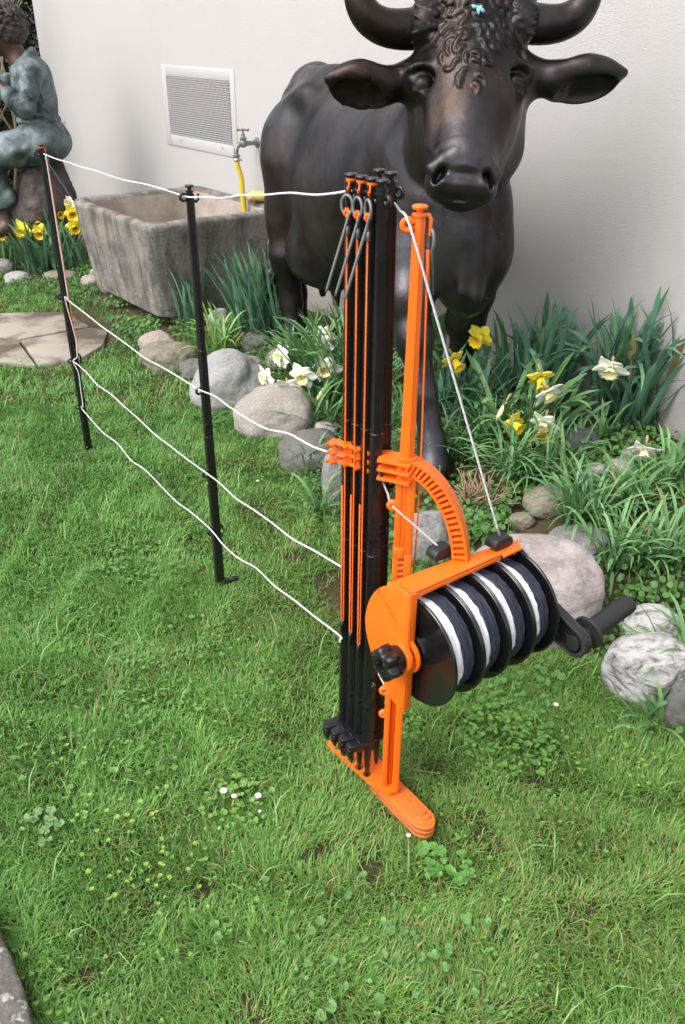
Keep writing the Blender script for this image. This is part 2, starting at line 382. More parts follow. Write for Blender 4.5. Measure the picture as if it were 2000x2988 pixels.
# hind legs
HR = [B(1.0, -.12, .80), B(1.0, -.13, .60), P(838, 745, 3.42), P(850, 880, 3.42), P(858, 1010, 3.38)]
rc(HR[0], HR[1], .145, .11, .08); rc(HR[1], HR[2], .12, .065, .06); rc(HR[2], HR[3], .06, .044, .04); rc(HR[3], HR[4], .044, .048, .03)
rc(HR[4], HR[4]+Vector((.02, -.03, -.06)), .046, .062, .02); el(HR[2]+CA*.03, (.05, .04, .06), BAX, .04)
rc(B(1.08, -.10, .88), B(1.13, -.12, .60), .105, .055, .08)
dl = Vector((.245, .13, 0)); HL = [B(1.02, .17, .78), B(.98, .19, .60), HR[2]+dl+Vector((-.235, 0, 0)), HR[3]+dl+Vector((-.23, .0, 0)), HR[4]+dl+Vector((-.23, 0, 0))]
rc(HL[0], HL[1], .145, .11, .08); rc(HL[1], HL[2], .12, .06, .06); rc(HL[2], HL[3], .055, .04, .04); rc(HL[3], HL[4], .042, .045, .03); rc(HL[4], HL[4]+Vector((.02, -.03, -.06)), .045, .06, .02)
# udder
el(P(935, 735, 3.22), (.15, .13, .13), BAX, .07); el(P(985, 760, 3.17), (.10, .11, .10), BAX, .05); rc(B(.72, -.05, .52), P(960, 700, 3.2), .09, .1, .06)
for q in ((940, 790, 858, 3.24), (980, 825, 888, 3.12), (1020, 790, 850, 3.12)): rc(P(q[0], q[1], q[3]), P(q[0]+2, q[2], q[3]), .024, .014, .015)
# tail with its switch
T = [B(1.30, 0, 1.05), B(1.34, .0, .95), B(1.28, -.04, .75), P(795, 735, 3.56), P(793, 800, 3.52), P(783, 862, 3.5)]
for i in range(3): rc(T[i], T[i+1], .03, .024, .02)
rc(T[3], T[4], .024, .034, .02); rc(T[4], T[5], .034, .012, .02)
# head
hA = P(1378, 40, 2.46); hB = P(1374, 215, 2.40); hC = P(1368, 330, 2.33); hD = P(1350, 470, 2.215); hM = P(1344, 545, 2.175)
AX = (hM-hA).normalized(); HX = Vector((1, .06, 0)); HX = (HX-AX*HX.dot(AX)).normalized(); HY = AX.cross(HX)
if HY.y < 0: HY = -HY
HAX = [list(HX), list(HY), list(AX)]
el(hA, (.128, .10, .10), HAX, .04); el(hB, (.132, .112, .12), HAX, .05)
rc(hC, hD, .102, .084, .05); rc(hB, hC, .115, .100, .05)
el(hC+HX*.055+HY*.02, (.07, .09, .12), HAX, .05); el(hC-HX*.05+HY*.02, (.07, .09, .12), HAX, .05)
el(hM, (.084, .057, .046), HAX, .03)
el(hM-HY*.018-AX*.018, (.070, .045, .026), HAX, .02)
el(hM-HY*.016+HX*.053, (.032, .046, .036), HAX, .015); el(hM-HY*.016-HX*.053, (.032, .046, .036), HAX, .015)
jR = P(1428, 430, 2.46); jL = P(1290, 420, 2.46); ch = P(1352, 524, 2.225)
rc(ch, P(1345, 540, 2.24), .046, .058, .03); el(P(1345, 548, 2.17), (.064, .038, .018), HAX, .03); rc(jR, ch, .078, .046, .05); rc(jL, ch, .075, .046, .05); rc(P(1440, 290, 2.46), jR, .085, .078, .06); rc(P(1290, 300, 2.45), jL, .09, .075, .06)
el(P(1345, 574, 2.130), (.085, .022, .0032), HAX, .008, 's')                   # mouth line
for sx, ex_, ey_ in ((-1, 1240, 256), (1, 1492, 250)):
    e = P(ex_, ey_, 2.335)
    el(e+HX*sx*.008-AX*.032-HY*.008, (.044, .040, .018), HAX, .022)             # brow
    el(e+HX*sx*.006-HY*.028, (.029, .020, .024), HAX, .016, 's')                # socket
    el(e+HX*sx*.005-HY*.003, (.029, .029, .027), HAX, .004)                     # eyeball
    rc(e-HX*.032-AX*.010-HY*.012, e-AX*.027-HY*.024+HX*sx*.004, .006, .007, .008); rc(e-AX*.027-HY*.024+HX*sx*.004, e+HX*.032-AX*.012-HY*.010, .007, .006, .008)
    rc(e-HX*.026+AX*.016-HY*.008, e+AX*.030-HY*.016, .005, .005, .008); rc(e+AX*.030-HY*.016, e+HX*.026+AX*.014-HY*.008, .005, .005, .008)
    rc(e+AX*.05+HX*(-sx)*.02-HY*.02, e+AX*.16+HX*(-sx)*.03-HY*.01, .010, .012, .03)   # cheek ridge
    nn = hM+HX*sx*.061-HY*.055
    nx2 = [list((HX*math.cos(.45)+AX*math.sin(.45)*-sx)), list(HY), list((AX*math.cos(.45)+HX*math.sin(.45)*sx))]
    el(nn+AX*.002, (.012, .034, .024), nx2, .008, 's'); el(nn-HX*sx*.006-AX*.012+HY*.004, (.010, .022, .012), HAX, .008, 's')
el(P(1342, 505, 2.12), (.05, .010, .008), HAX, .02, 's')
rim = [hM+HX*u*.081-HY*(.040+.022*math.cos(u*1.4))-AX*(.012+.036*math.cos(u*1.45)) for u in (-1, -.66, -.33, 0, .33, .66, 1)]
for i in range(6): rc(rim[i], rim[i+1], .011, .011, .018)
# ears: hollow leaves
def ear(bp, tp, up, depth_y):
    bp, tp = Vector(bp), Vector(tp); x = (tp-bp); L = x.length; x.normalize()
    n = Vector(up); n = (n-x*n.dot(x)).normalized(); s = x.cross(n)
    return bp, tp, x, n, s, L
for sx, base_, mid_, tip_, low in ((-1, (1222, 228, 2.42), (1130, 250, 2.37), (956, 226, 2.33), 1), (1, (1528, 222, 2.44), (1610, 232, 2.42), (1818, 212, 2.40), 1)):
    b0, b1, t0 = P(*base_), P(*mid_), P(*tip_)
    rc(b0, b1, .052, .040, .04)
    x = (t0-b1); L = x.length; x.normalize()
    n = Vector((.0, -.80, -.60)); n = (n-x*n.dot(x)).normalized(); s_ = x.cross(n).normalized(); 
    if s_.z < 0: s_ = -s_
    A_ = [list(x), list(s_), list(n)]
    c = b1.lerp(t0, .50)
    el(c-s_*.010-x*.012, (L*.54, .066, .040), A_, .03); rc(c+s_*.012, t0+x*.004, .030, .008, .03)
    el(c+n*.032-s_*.020+x*.000, (L*.47, .050, .038), A_, .004, 's')
    rc(b1, b1-s_*.035+x*.01, .034, .020, .02)
# forelock: carved curls
rr = random.Random(5)
from mathutils.bvhtree import BVHTree
_v, _q = sdf_mesh(ops, (.10, 2.0, 1.02), (.70, 2.62, 1.43), .006)
_bvh = BVHTree.FromPolygons([tuple(v) for v in _v], [tuple(map(int, f)) for f in _q])
def skull(q, lift):
    co, nr_, ix, ds = _bvh.find_nearest(q); return co-HY*(lift-.0030)
def onskull(px, py):
    d = ray(px, py).normalized(); h = _bvh.ray_cast(CAM, d); return h[0]
def lock(q, a0, turn, L_, r0):
    pp = skull(q, 0); n = 6
    for j in range(n):
        dv = AX*math.cos(a0)+HX*math.sin(a0); nx_ = skull(pp+dv*(L_/n), .0035*math.sin(math.pi*(j+1)/n))
        ops.append(rcone(pp, nx_, r0*(1-.13*j), r0*(1-.13*(j+1)), .0018)); pp = nx_; a0 += turn/n
for row in range(13):
    v = row/12; py = -22+v*262; half = 150*(1-.80*v**1.5)
    nn2 = max(1, int(half*2/21)); 
    for c in range(nn2):
        u = (c+.5)/nn2*2-1; px = 1380-12*v+u*half+rr.uniform(-7, 7); sg = 1 if u > 0 else -1
        if rr.random() < .12+.18*v: continue
        q = onskull(px, py+rr.uniform(-7, 7))
        if q is None: continue
        lock(q, sg*rr.uniform(.2, 1.5), -sg*rr.choice((-1, 1, 1))*rr.uniform(1.2, 2.6), rr.uniform(.026, .042), rr.uniform(.0065, .0095))
for sx, c0 in ((-1, P(1240, 70, 2.42)), (1, P(1520, 60, 2.43))):                # tufts round the horn roots
    el(c0, (.045, .056, .060), HAX, .02)
    for i in range(18):
        an = i/18*2*math.pi+rr.random()*.3; o = HY*math.cos(an)*.050+AX*math.sin(an)*.054; q = c0-HX*sx*.022+o; p2 = q; t_ = rr.choice((-1, 1))*.25
        for j in range(4):
            an2 = an+t_*(j+1)*.45; nx_ = c0+HX*sx*(-.022+.013*(j+1))+(HY*math.cos(an2)*.050+AX*math.sin(an2)*.054)*(1.02-.03*j)
            ops.append(rcone(p2, nx_, .0095-.0015*j, .0080-.0015*j, .002)); p2 = nx_
lo, hi = (-.62, 1.9, -.02), (.95, 4.15, 1.45)
cow = thing('cow_statue', 'life-size dark bronze cow statue with curved horns facing the camera beside the house wall', 'statue', B(.5, 0, .05))
V1, F1 = sdf_mesh(ops, lo, hi, .0105)
hb0, hb1 = np.array((.06, 1.98, .74)), np.array((.86, 2.62, 1.43))
cen = V1[F1].mean(1); cut = ((cen > hb0+.02) & (cen < hb1-.02)).all(1); F1 = F1[~cut]
V2, F2 = sdf_mesh(ops, hb0, hb1, .0033)
e2 = V2[F2].mean(1)
obj('body', np.concatenate([V1, V2]), np.concatenate([F1, F2+len(V1)]), M['bronze'].m, cow)
for pts in ([(1250, 78, 2.44, .050), (1180, 86, 2.43, .0465), (1120, 78, 2.42, .043), (1075, 50, 2.41, .040), (1050, 5, 2.41, .037), (1042, -50, 2.42, .032), (1056, -110, 2.44, .026), (1090, -170, 2.47, .017), (1115, -205, 2.49, .006)],
            [(1510, 62, 2.45, .050), (1580, 72, 2.45, .0465), (1640, 66, 2.45, .043), (1685, 40, 2.45, .040), (1712, -5, 2.45, .037), (1722, -60, 2.46, .031), (1706, -120, 2.48, .025), (1672, -180, 2.5, .016), (1650, -210, 2.52, .006)]):
    pp = [P(a, b_, c) for a, b_, c, _ in pts]; R_ = [q[3] for q in pts]; PP = []; RR = []
    for i in range(len(pp)-1):
        for t in (0, .25, .5, .75):
            p0, p1, p2, p3 = pp[max(i-1, 0)], pp[i], pp[i+1], pp[min(i+2, len(pp)-1)]
            PP.append(.5*((2*p1)+(p2-p0)*t+(2*p0-5*p1+4*p2-p3)*t*t+(3*p1-p0-3*p2+p3)*t**3)); RR.append(R_[i]*(1-t)+R_[i+1]*t)
    PP.append(pp[-1]); RR.append(R_[-1])
    MB().tube(PP, RR, 20).build('horn', M['bronze'].m, cow)
mat('verdigris', (.22, .48, .52), rough=.8)
# a turquoise patina splash high on the forehead
dq = MB(); r3 = random.Random(3); qc = P(1393, 38, 2.36)
for i in range(9):
    a = r3.random()*6.28; L_ = r3.uniform(.008, .02); c0 = qc-HY*.018+HX*r3.uniform(-.006, .006); e_ = c0+HX*math.cos(a)*L_+AX*math.sin(a)*L_*.8+HY*.004
    dq.tube([c0, c0.lerp(e_, .6), e_], [.0040, .0035, .0012], 6)
dq.build('patina_splash', M['verdigris'].m, cow)
# ================================================================ plastics, ropes, metals
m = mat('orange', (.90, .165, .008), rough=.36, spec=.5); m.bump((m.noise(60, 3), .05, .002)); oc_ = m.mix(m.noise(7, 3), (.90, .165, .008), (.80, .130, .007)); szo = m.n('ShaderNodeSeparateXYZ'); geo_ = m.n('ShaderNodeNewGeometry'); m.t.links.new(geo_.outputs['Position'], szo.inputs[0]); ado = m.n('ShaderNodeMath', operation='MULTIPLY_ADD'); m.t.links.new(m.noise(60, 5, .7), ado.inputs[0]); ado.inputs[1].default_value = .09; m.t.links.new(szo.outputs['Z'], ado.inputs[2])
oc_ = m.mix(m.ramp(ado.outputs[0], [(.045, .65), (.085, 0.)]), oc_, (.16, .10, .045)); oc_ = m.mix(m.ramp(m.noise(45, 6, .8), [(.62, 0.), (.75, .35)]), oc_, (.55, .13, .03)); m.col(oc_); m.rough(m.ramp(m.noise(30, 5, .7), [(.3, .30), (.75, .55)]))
m.b.inputs['Subsurface Weight'].default_value = .08; m.b.inputs['Subsurface Radius'].default_value = (.01, .004, .001)
m = mat('black_plastic', (.009, .009, .010), rough=.28, spec=.5); m.rough(m.ramp(m.noise(20, 4), [(.3, .20), (.8, .40)])); m.bump((m.noise(40, 3), .06, .002))
m = mat('black_soft', (.016, .016, .017), rough=.5)
m = mat('orange_cord', (.90, .15, .012), rough=.7); m.bump((m.voronoi(700), .6, .001))
m = mat('white_rope', rough=.75)
w_ = m.n('ShaderNodeTexWave'); w_.inputs['Scale'].default_value = 90; w_.bands_direction = 'DIAGONAL'; w_.inputs['Distortion'].default_value = 2
m.col(m.mix(w_.outputs['Fac'], (.74, .75, .78), (.92, .92, .93))); m.bump((w_.outputs['Fac'], .7, .001))
m = mat('steel', (.42, .43, .45), rough=.38, metal=.85)
m = mat('grey_rod', (.20, .205, .215), rough=.5, metal=.5)

# ---- black fence post, local frame: ground at z=0, ring side +x, step towards step_dir
def black_post(name, label, group, H=.985, spike=.06, cord=True, step=True, step_ang=0, eye=math.pi, eyes=(.977, .547, .328, .1615), er=.0066):
    t = thing(name, label, 'fence post', (0, 0, 0), group)
    b = MB(); a = .0088; c = .0035                                   # fluted cross section
    prof = []; c = .0050; a = .0092
    for k in range(4):
        an = k*math.pi/2+.25; ex = Vector((math.cos(an), math.sin(an))); ey = Vector((-ex.y, ex.x))
        for (u, v) in ((a*.93, -c*1.2), (a, 0), (a*.93, c*1.2), (c*1.25, c*1.25)): prof.append(tuple(ex*u+ey*v))
    zs = [(.0, 1.22), (.30*H, 1.12), (.645*H-.001, 1.0), (.645*H, .92), (H-.016, .80)]; npf = len(prof)
    b.add([Vector((p[0]*s_, p[1]*s_, z)) for z, s_ in zs for p in prof], [(i*npf+k, i*npf+(k+1) % npf, (i+1)*npf+(k+1) % npf, (i+1)*npf+k) for i in range(len(zs)-1) for k in range(npf)]+[tuple((len(zs)-1)*npf+k for k in range(npf)), tuple(range(npf))[::-1]])
    for z, r_ in ((.43*H, .0112), (.645*H, .0100)): b.lathe((0, 0, z), (0, 0, 1), [(-.002, r_*.9), (-.001, r_), (.001, r_), (.002, r_*.9)], 14)
    b.build('shaft', M['black_plastic'].m, t, world=False, autos=35)
    b = MB(); b.lathe((0, 0, 0), (0, 0, 1), [(-spike, .001), (-spike*.8, .0045), (.0, .0078)], 8); b.build('spike', M['black_plastic'].m, t, world=False, autos=35)
    b = MB(); b.lathe((0, 0, H), (0, 0, 1), [(-.020, .0072), (-.012, .0070), (-.0115, .0086), (-.0095, .0086), (-.009, .0040), (-.004, .0040), (-.0035, .0085), (-.0005, .0092), (.0010, .0080)], 20)
    b.build('cap', M['black_plastic'].m, t, world=False, autos=35)
    ed = Vector((math.cos(eye), math.sin(eye), 0))
    for z in [H*q for q in eyes]:                             # eyelets
        b = MB(); R_ = er
        pts = [ed*(.0135+R_*math.cos(q))+Vector((0, 0, z+R_*math.sin(q))) for q in np.linspace(-2.7, 2.7, 14)]
        b.tube(pts, .0030, 8); b.build('eyelet', M['black_plastic'].m, t, world=False, autos=50)
    for (z, sg) in ((.968*H, 1), (.178*H, -1)):                           # small hooks opposite the eyelets
        b = MB(); b.tube([-ed*.006+Vector((0, 0, z)), -ed*.013+Vector((0, 0, z)), -ed*.017+Vector((0, 0, z+sg*.004)), -ed*.017+Vector((0, 0, z+sg*.015))], [.0035, .0032, .0026, .002], 8)
        b.build('hook', M['black_plastic'].m, t, world=False, autos=50)
    for z in (.46*H, .105*H):
        b = MB(); b.lathe((0, -.006, z), (0, -1, 0), [(0, .0095), (.007, .0095), (.0071, .0048), (.002, .0045)], 16)
        b.build('boss', M['black_plastic'].m, t, world=False, autos=35)
    if step:
        b = MB(); ca, sa = math.cos(step_ang), math.sin(step_ang); ex = Vector((ca, sa, 0)); ey = Vector((-sa, ca, 0)); ez = Vector((0, 0, 1))
        b.prism([(-.012, -.014), (.036, -.009), (.042, -.006), (.042, .006), (.036, .009), (-.012, .014)], (0, 0, 0), ex, ey, ez, .014, .021)
        b.prism([(0, .014), (.024, .012), (.042, .012), (.042, -.008), (.038, -.012), (.034, -.006), (.030, .004), (.012, .0)], -ey*.008, ex, ez, -ey, -.0155, -.0005)
        b.prism([(.018, -.006), (.021, -.006), (.021, .006), (.018, .006)], (0, 0, 0), ex, ey, ez, .0205, .0232)
        b.build('step', M['black_plastic'].m, t, world=False, bevel=.0015)
    return t
def cord_and_peg(post, H, side, z_low, lean, ring_turn=0.0, out=.012):
    """guy cord doubled down the post to a hook, with its steel peg hanging by the ring"""
    sx, sy = side; o = Vector((sx, sy, 0)).normalized(); q = Vector((-o.y, o.x, 0))
    top = o*out+Vector((0, 0, H-.050)); b = MB()
    b.tube([o*.008+Vector((0, 0, H-.006)), o*.012+Vector((0, 0, H-.022)), top+Vector((0, 0, .036))], .0012, 6)
    lo_ = o*(out+.002)+Vector((0, 0, z_low))
    b.tube([top+Vector((0, 0, .006)), top.lerp(lo_, .3)+q*.001, top.lerp(lo_, .7)+q*.0015, lo_+q*.002, lo_-Vector((0, 0, .008)), lo_-q*.002, top.lerp(lo_, .6)-q*.003], .00125, 6)
    b.lathe((0, 0, H-.0065), (0, 0, 1), [(-.0025, .0062), (-.001, .0072), (.0015, .0072), (.0025, .0062)], 16)
    b.tube([top+Vector((0, 0, .010)), top+q*.004+Vector((0, 0, .004)), top+Vector((0, 0, -.002)), top-q*.004+Vector((0, 0, .004)), top+Vector((0, 0, .010))], .0022, 6)
    b.build('guy_cord', M['orange_cord'].m, post, world=False)
    b = MB(); b.lathe(top-Vector((0, 0, .018)), (0, 0, 1), [(-.006, .003), (-.005, .0036), (.005, .0036), (.006, .003)], 10); b.build('ferrule', M['steel'].m, post, world=False)
    b = MB(); u = (q*math.cos(ring_turn)+o*math.sin(ring_turn)); c = top+Vector((0, 0, .022)); ld = Vector(lean).normalized()
    c = top+Vector((0, 0, .014)); ring = [c+u*.0085*math.sin(a)+Vector((0, 0, .0125*math.cos(a))) for a in np.linspace(-2.5, 2.75, 20)]
    b.tube(ring+[ring[-1]+ld*.012, ring[-1]+ld*.100, ring[-1]+ld*.106], [.0021]*20+[.0021, .0021, .0014], 8); b.build('ground_peg', M['grey_rod'].m, post, world=False)
    b = MB(); b.tube([o*.008+Vector((0, 0, z_low+.006)), o*.015+Vector((0, 0, z_low+.008)), o*.021+Vector((0, 0, z_low+.001)), o*.020+Vector((0, 0, z_low-.018)), o*.017+Vector((0, 0, z_low-.024))], [.004, .004, .0035, .003, .0012], 8)
    b.build('cord_hook', M['black_plastic'].m, post, world=False)

def place(t, px, py, tilt=(0, 0), rz=0, z=None):
    p = ground(px, py) if z is None else at_z(px, py, z)
    t.location = p; t.rotation_euler = (tilt[0], tilt[1], rz); ORG[t.name] = p; return p
def TT(t, v): return (Matrix.Translation(t.location) @ t.rotation_euler.to_matrix().to_4x4()) @ Vector(v)
pm = black_post('fence_post', 'middle black plastic post standing in the lawn before the trough', 'black posts standing in the lawn', H=.975, step=False)
p_mid = place(pm, 643, 1702, rz=.35)
b = MB(); b.prism([(-.006, -.010), (.045, -.008), (.050, 0), (.045, .008), (-.006, .010)], (0, 0, 0), (1, 0, 0), (0, 1, 0), (0, 0, 1), .004, .010); b.build('step', M['black_plastic'].m, pm, world=False, bevel=.001)
pl = black_post('fence_post', 'farthest black lawn post at the left, with orange cord and grey peg', 'black posts standing in the lawn', H=.962, step=False)
p_far = place(pl, 259, 1308, rz=.5); cord_and_peg(pl, .962, (.8, -.5), .33, (.45, -.1, -.9))
print('post tops', TT(pm, (0, 0, .975)), TT(pl, (0, 0, .962)))

# ---- the orange end stand
ex0, ey0 = at_z(1137, 2290, .03), None
PX, PY = at_z(1139, 2292, .035).x, at_z(1139, 2292, .035).y
stand = thing('reel_stand', 'bright orange plastic end stand with foot, post comb and curved arm', 'stand', (PX, PY, 0))
O = Vector((PX, PY, 0)); hl = at_z(984, 2180, .04); pd = Vector((hl.x-PX, hl.y-PY, 0)).normalized()      # from the post towards the row of holes
pn = Vector((pd.y, -pd.x, 0))                                                                       # across, away from camera
if pn.y < 0: pn = -pn
Z = Vector((0, 0, 1))
def OF(a, n_, z): return O+pd*a+pn*n_+Z*z
HT = at_y(1213, 600, PY).z; print('stand height', HT, PX, PY, pd)
# lower channel: two flanges and a web
b = MB(); ZJ = at_y(1155, 1610, PY).z+.0; print('ZJ', ZJ)
cr = (at_z(1250, 2300, .03)-at_z(1139, 2292, .03)).normalized(); cf = Vector((cr.y, -cr.x, 0)); cf = -cf if cf.y > 0 else cf   # to the right, and towards the camera
for (u0, u1, v0, v1) in ((-.016, -.006, -.004, .009), (.003, .016, -.005, .012), (-.0062, .0032, -.009, -.003)):
    b.frame_box(O, cr, cf, Z, (u0, v0, .02), (u1, v1, ZJ-.06))
b.build('lower_post', M['orange'].m, stand, bevel=.002)
b = MB()
for (u0, u1, v0, v1) in ((-.014, -.004, -.006, .008), (.002, .015, -.006, .009), (-.0042, .0022, -.009, -.002)):
    b.frame_box(O, cr, cf, Z, (u0, v0, ZJ), (u1, v1, .705))
for i in range(9): b.frame_box(O, cr, cf, Z, (-.0125, .0005, ZJ-.018-i*.0105), (.0035, .0095, ZJ-.0128-i*.0105))
for (u0, u1) in ((-.0143, -.0048), (.0028, .0155)): b.frame_box(O, cr, cf, Z, (u0, -.0063, ZJ-.12), (u1, .0096, ZJ))
b.tube([O-cr*.001+cf*.002+Z*(ZJ-.008), O-cr*.001+cf*.002+Z*.70], .0052, 12)
b.frame_box(O, cr, cf, Z, (-.0142, .0003, ZJ-.008), (.0032, .0102, ZJ+.012))
b.build('slotted_post', M['orange'].m, stand, bevel=.0015)
b = MB()
b.lathe(O, Z, [(.702, .0150), (.704, .0158), (.7065, .0152), (.707, .0132), (.709, .0132), (.712, .0148), (.7135, .0148), (.715, .009)], 28); b.build('collar', M['orange'].m, stand, autos=40)
b = MB(); ua, uc = .0078, .0036; prof = []
for k in range(4):
    an = k*math.pi/2+.2; e1 = Vector((math.cos(an), math.sin(an))); e2 = Vector((-e1.y, e1.x))
    for (u, v) in ((ua, -uc), (ua, uc), (uc*1.5, uc*1.5)): prof.append(tuple(e1*u+e2*v))
nq = len(prof); b.add([O+cr*p[0]*s_+cf*p[1]*s_+Z*z for z, s_ in ((.71, 1.32), (.75, 1.24), (HT-.012, .95)) for p in prof], [(i*nq+k, i*nq+(k+1) % nq, (i+1)*nq+(k+1) % nq, (i+1)*nq+k) for i in range(2) for k in range(nq)])
b.lathe(O, Z, [(.742, .0085), (.743, .0092), (.746, .0092), (.747, .0085)], 20)
b.build('upper_post', M['orange'].m, stand, autos=35)
b = MB(); b.lathe(O+Z*HT, Z, [(-.016, .0075), (-.0125, .0075), (-.012, .0098), (-.0095, .0098), (-.009, .0042), (-.0042, .0042), (-.0037, .0095), (-.0008, .0104), (.0010, .009)], 24); b.build('cap', M['orange'].m, stand, autos=40)
def o_eye(z, off=-.0140, R_=.0068, r_=.0040):
    e = MB(); c = O+cr*off+cf*.004+Z*z; e.tube([c+(cr*math.cos(a)+cf*.25*math.sin(a)*0)*R_+Z*R_*math.sin(a) for a in np.linspace(.35, 6.1, 18)], r_, 10)
    e.build('eyelet', M['orange'].m, stand, autos=60)
EZ = at_y(1182, 655, PY).z; E2 = at_y(1150, 1472, PY).z; E3 = at_y(1130, 2018, PY-.005).z; E4 = at_y(1123, 2085, PY-.005).z
o_eye(EZ); o_eye(E2, -.0175, .0055, .0045); o_eye(E3, -.0175, .0060, .0045); o_eye(E4, -.0175, .0045, .0048)
b = MB(); b.tube([O+cr*.004+Z*(HT-.011), O+cr*.012+Z*(HT-.011), O+cr*.0145+Z*(HT-.016), O+cr*.014+Z*(HT-.036)], [.0028, .0028, .0028, .002], 8); b.build('hook', M['orange'].m, stand, autos=50)
# foot: three stacked bars running towards the camera
ft0 = at_z(1122, 2290, .028); ft1 = at_z(1268, 2402, .028); fd = (ft1-ft0); FL_ = fd.length; fd.normalize(); fn = Vector((-fd.y, fd.x, 0))
FO = at_z(1156, 2295, .028)-fd*.045; FO.z = 0; tip = at_z(1252, 2405, .028); tip.z = 0; FL_ = (tip-FO).length+.008
fd = (tip-FO).normalized(); fn = Vector((-fd.y, fd.x, 0)); hw = .0225
outl = lambda e: [(0, -hw+e), (FL_-.020, -hw+e), (FL_-.006, -hw*.62+e), (FL_-e, -hw*.2), (FL_-e, hw*.25), (FL_-.007, hw*.68-e), (FL_-.022, hw-e), (0, hw-e)]
b = MB()
for (z0, z1, e) in ((.0215, .028, 0), (.010, .0165, .0005), (-.002, .0045, .001)): b.prism(outl(e), FO, fd, fn, Z, z0, z1)
b.prism(outl(.006), FO, fd, fn, Z, -.03, .0222)
b.build('foot', M['orange'].m, stand, bevel=.0015)
b = MB()
for u in (FL_-.030, FL_-.018): b.tube([FO+fd*u-fn*.013+Z*.0278, FO+fd*u+fn*.014+Z*.0278], .0019, 8)
def arcpts(cu, cv, ru, rv, a0, a1): return [FO+fd*(cu+ru*math.cos(a))+fn*(cv+rv*math.sin(a))+Z*.0280 for a in np.linspace(a0, a1, 14)]
b.tube(arcpts(.055, 0, .007, .012, 1.6, 4.7), .0009, 6); b.tube(arcpts(.098, 0, .012, .011, .4, 5.0), .0009, 6)
for u in (.062, .070, .078, .086): b.tube([FO+fd*u-fn*.009+Z*.028, FO+fd*u+fn*.009+Z*.028], .0009, 6)
b.build('embossed_marks', M['orange'].m, stand)
# base plate with holes: cut by building it as quads round round holes
q0 = at_z(984, 2180, .04); q4 = at_z(1071, 2259, .04); HOLES = [q0.lerp(q4, i/4) for i in range(5)]
hd = (q4-q0).normalized(); hn = Vector((-hd.y, hd.x, 0))          # hn points away from the camera side
if hn.x < 0: hn = -hn
sp = (q4-q0).length/4
def hole_plate(b, z0, z1):
    def top(u): return .5*(.018+.055*min(1, max(0, (u+sp*.7)/(4*sp)))**.9)  # far side half depth
    us = [-sp*.62]+[sp*(i+.5) for i in range(-0, 5)]
    rows = []; r = .0078
    for i in range(5):
        c = (sp*i, 0.0); u0, u1 = sp*(i-.5), sp*(i+.5); v0, v1 = -.0115, .0125
        n = 16; ci = [(c[0]+r*math.cos(2*math.pi*k/n), r*math.sin(2*math.pi*k/n)) for k in range(n)]
        def onbox(a):
            dx, dy = math.cos(a), math.sin(a); t = min(((u1-u0)/2)/max(abs(dx), 1e-6), ((v1 if dy > 0 else -v0))/max(abs(dy), 1e-6)); return (c[0]+dx*t, dy*t)
        co = [onbox(2*math.pi*k/n) for k in range(n)]
        for z, fl in ((z1, 1), (z0, -1)):
            V = [HOLES[0]+hd*p[0]+hn*p[1] for p in ci+co]; V = [Vector((v.x, v.y, z)) for v in V]
            F = [(k, (k+1) % n, n+(k+1) % n, n+k) for k in range(n)]
            if fl > 0: F = [f[::-1] for f in F]
            b.add(V, F)
        V = [Vector(((HOLES[0]+hd*p[0]+hn*p[1]).x, (HOLES[0]+hd*p[0]+hn*p[1]).y, z)) for z in (z0, z1) for p in ci]
        b.add(V, [(k, n+k, n+(k+1) % n, (k+1) % n) for k in range(n)])
    e = Vector((HOLES[0].x, HOLES[0].y, 0))
    po = O-e; pu, pv = po.dot(hd), po.dot(hn)
    b.prism([(-sp*.5, -.0115), (-sp*.5, .0125), (-sp*1.0, .004), (-sp*1.05, -.004), (-sp*.8, -.0100)], e, hd, hn, Z, z0, z1)
    end = sp*4.5
    b.prism([(-sp*.5, .0125), (end, .0125), (end, -.0115), (end+.016, -.0100), (pu+.004, pv-.020), (pu+.014, pv-.018), (pu+.019, pv-.006), (pu+.017, pv+.012), (pu, pv+.022), (sp*2.2, .046), (sp*.6, .026)], e, hd, hn, Z, z0, z1)
b = MB(); hole_plate(b, .0365, .0405); b.build('base_plate', M['orange'].m, stand, smooth=False)
# comb: three scalloped leaves that grip the posts
b = MB()
cz = at_y(1178, 1345, PY).z+.002; tipc = at_z(972, 1290, cz); cdv = Vector((tipc.x-PX, tipc.y-PY, 0)); CLn = cdv.length; cdv.normalize(); cn = Vector((-cdv.y, cdv.x, 0)); cn = -cn if cn.y < 0 else cn
print('comb z', cz, 'len', CLn)
for j, zz in enumerate((cz-.002, cz-.0165, cz-.031)):
    cen_ = sorted([((h_ - O).dot(cdv)) for h_ in HOLES[1:]]); w0 = cen_[1]-cen_[0]; fr_ = [(-.012, -.018), (.022, -.020)]; bk_ = [(-.012, .018)]
    for i, a in enumerate(cen_):
        fr_ += [(a-w0*.5, -.0115 if i else -.022), (a-w0*.25, -.002), (a+w0*.25, -.002)]; bk_ += [(a-w0*.5, .017), (a-w0*.2, .012), (a+w0*.2, .012)]
    ae = cen_[-1]+w0*.5
    for kk_ in range(1): fr_ += [(ae, -.014), (ae+w0*.22, -.006), (ae+w0*.3, -.006)]; bk_ += [(ae, .017), (ae+w0*.2, .012), (ae+w0*.3, .012)]; ae += w0*.5
    fr_.append((ae, -.012)); bk_.append((ae, .015)); pts = fr_+bk_[::-1]
    b.prism(pts, O, cdv, cn, Z, zz-.0022, zz+.0022)
b.frame_box(O, cdv, cn, Z, (-.01, .004, cz-.033), (CLn-.02, .009, cz-.0025))
b.build('post_comb', M['orange'].m, stand, smooth=False, bevel=.0008)
COMB = (cdv, cn, cz)
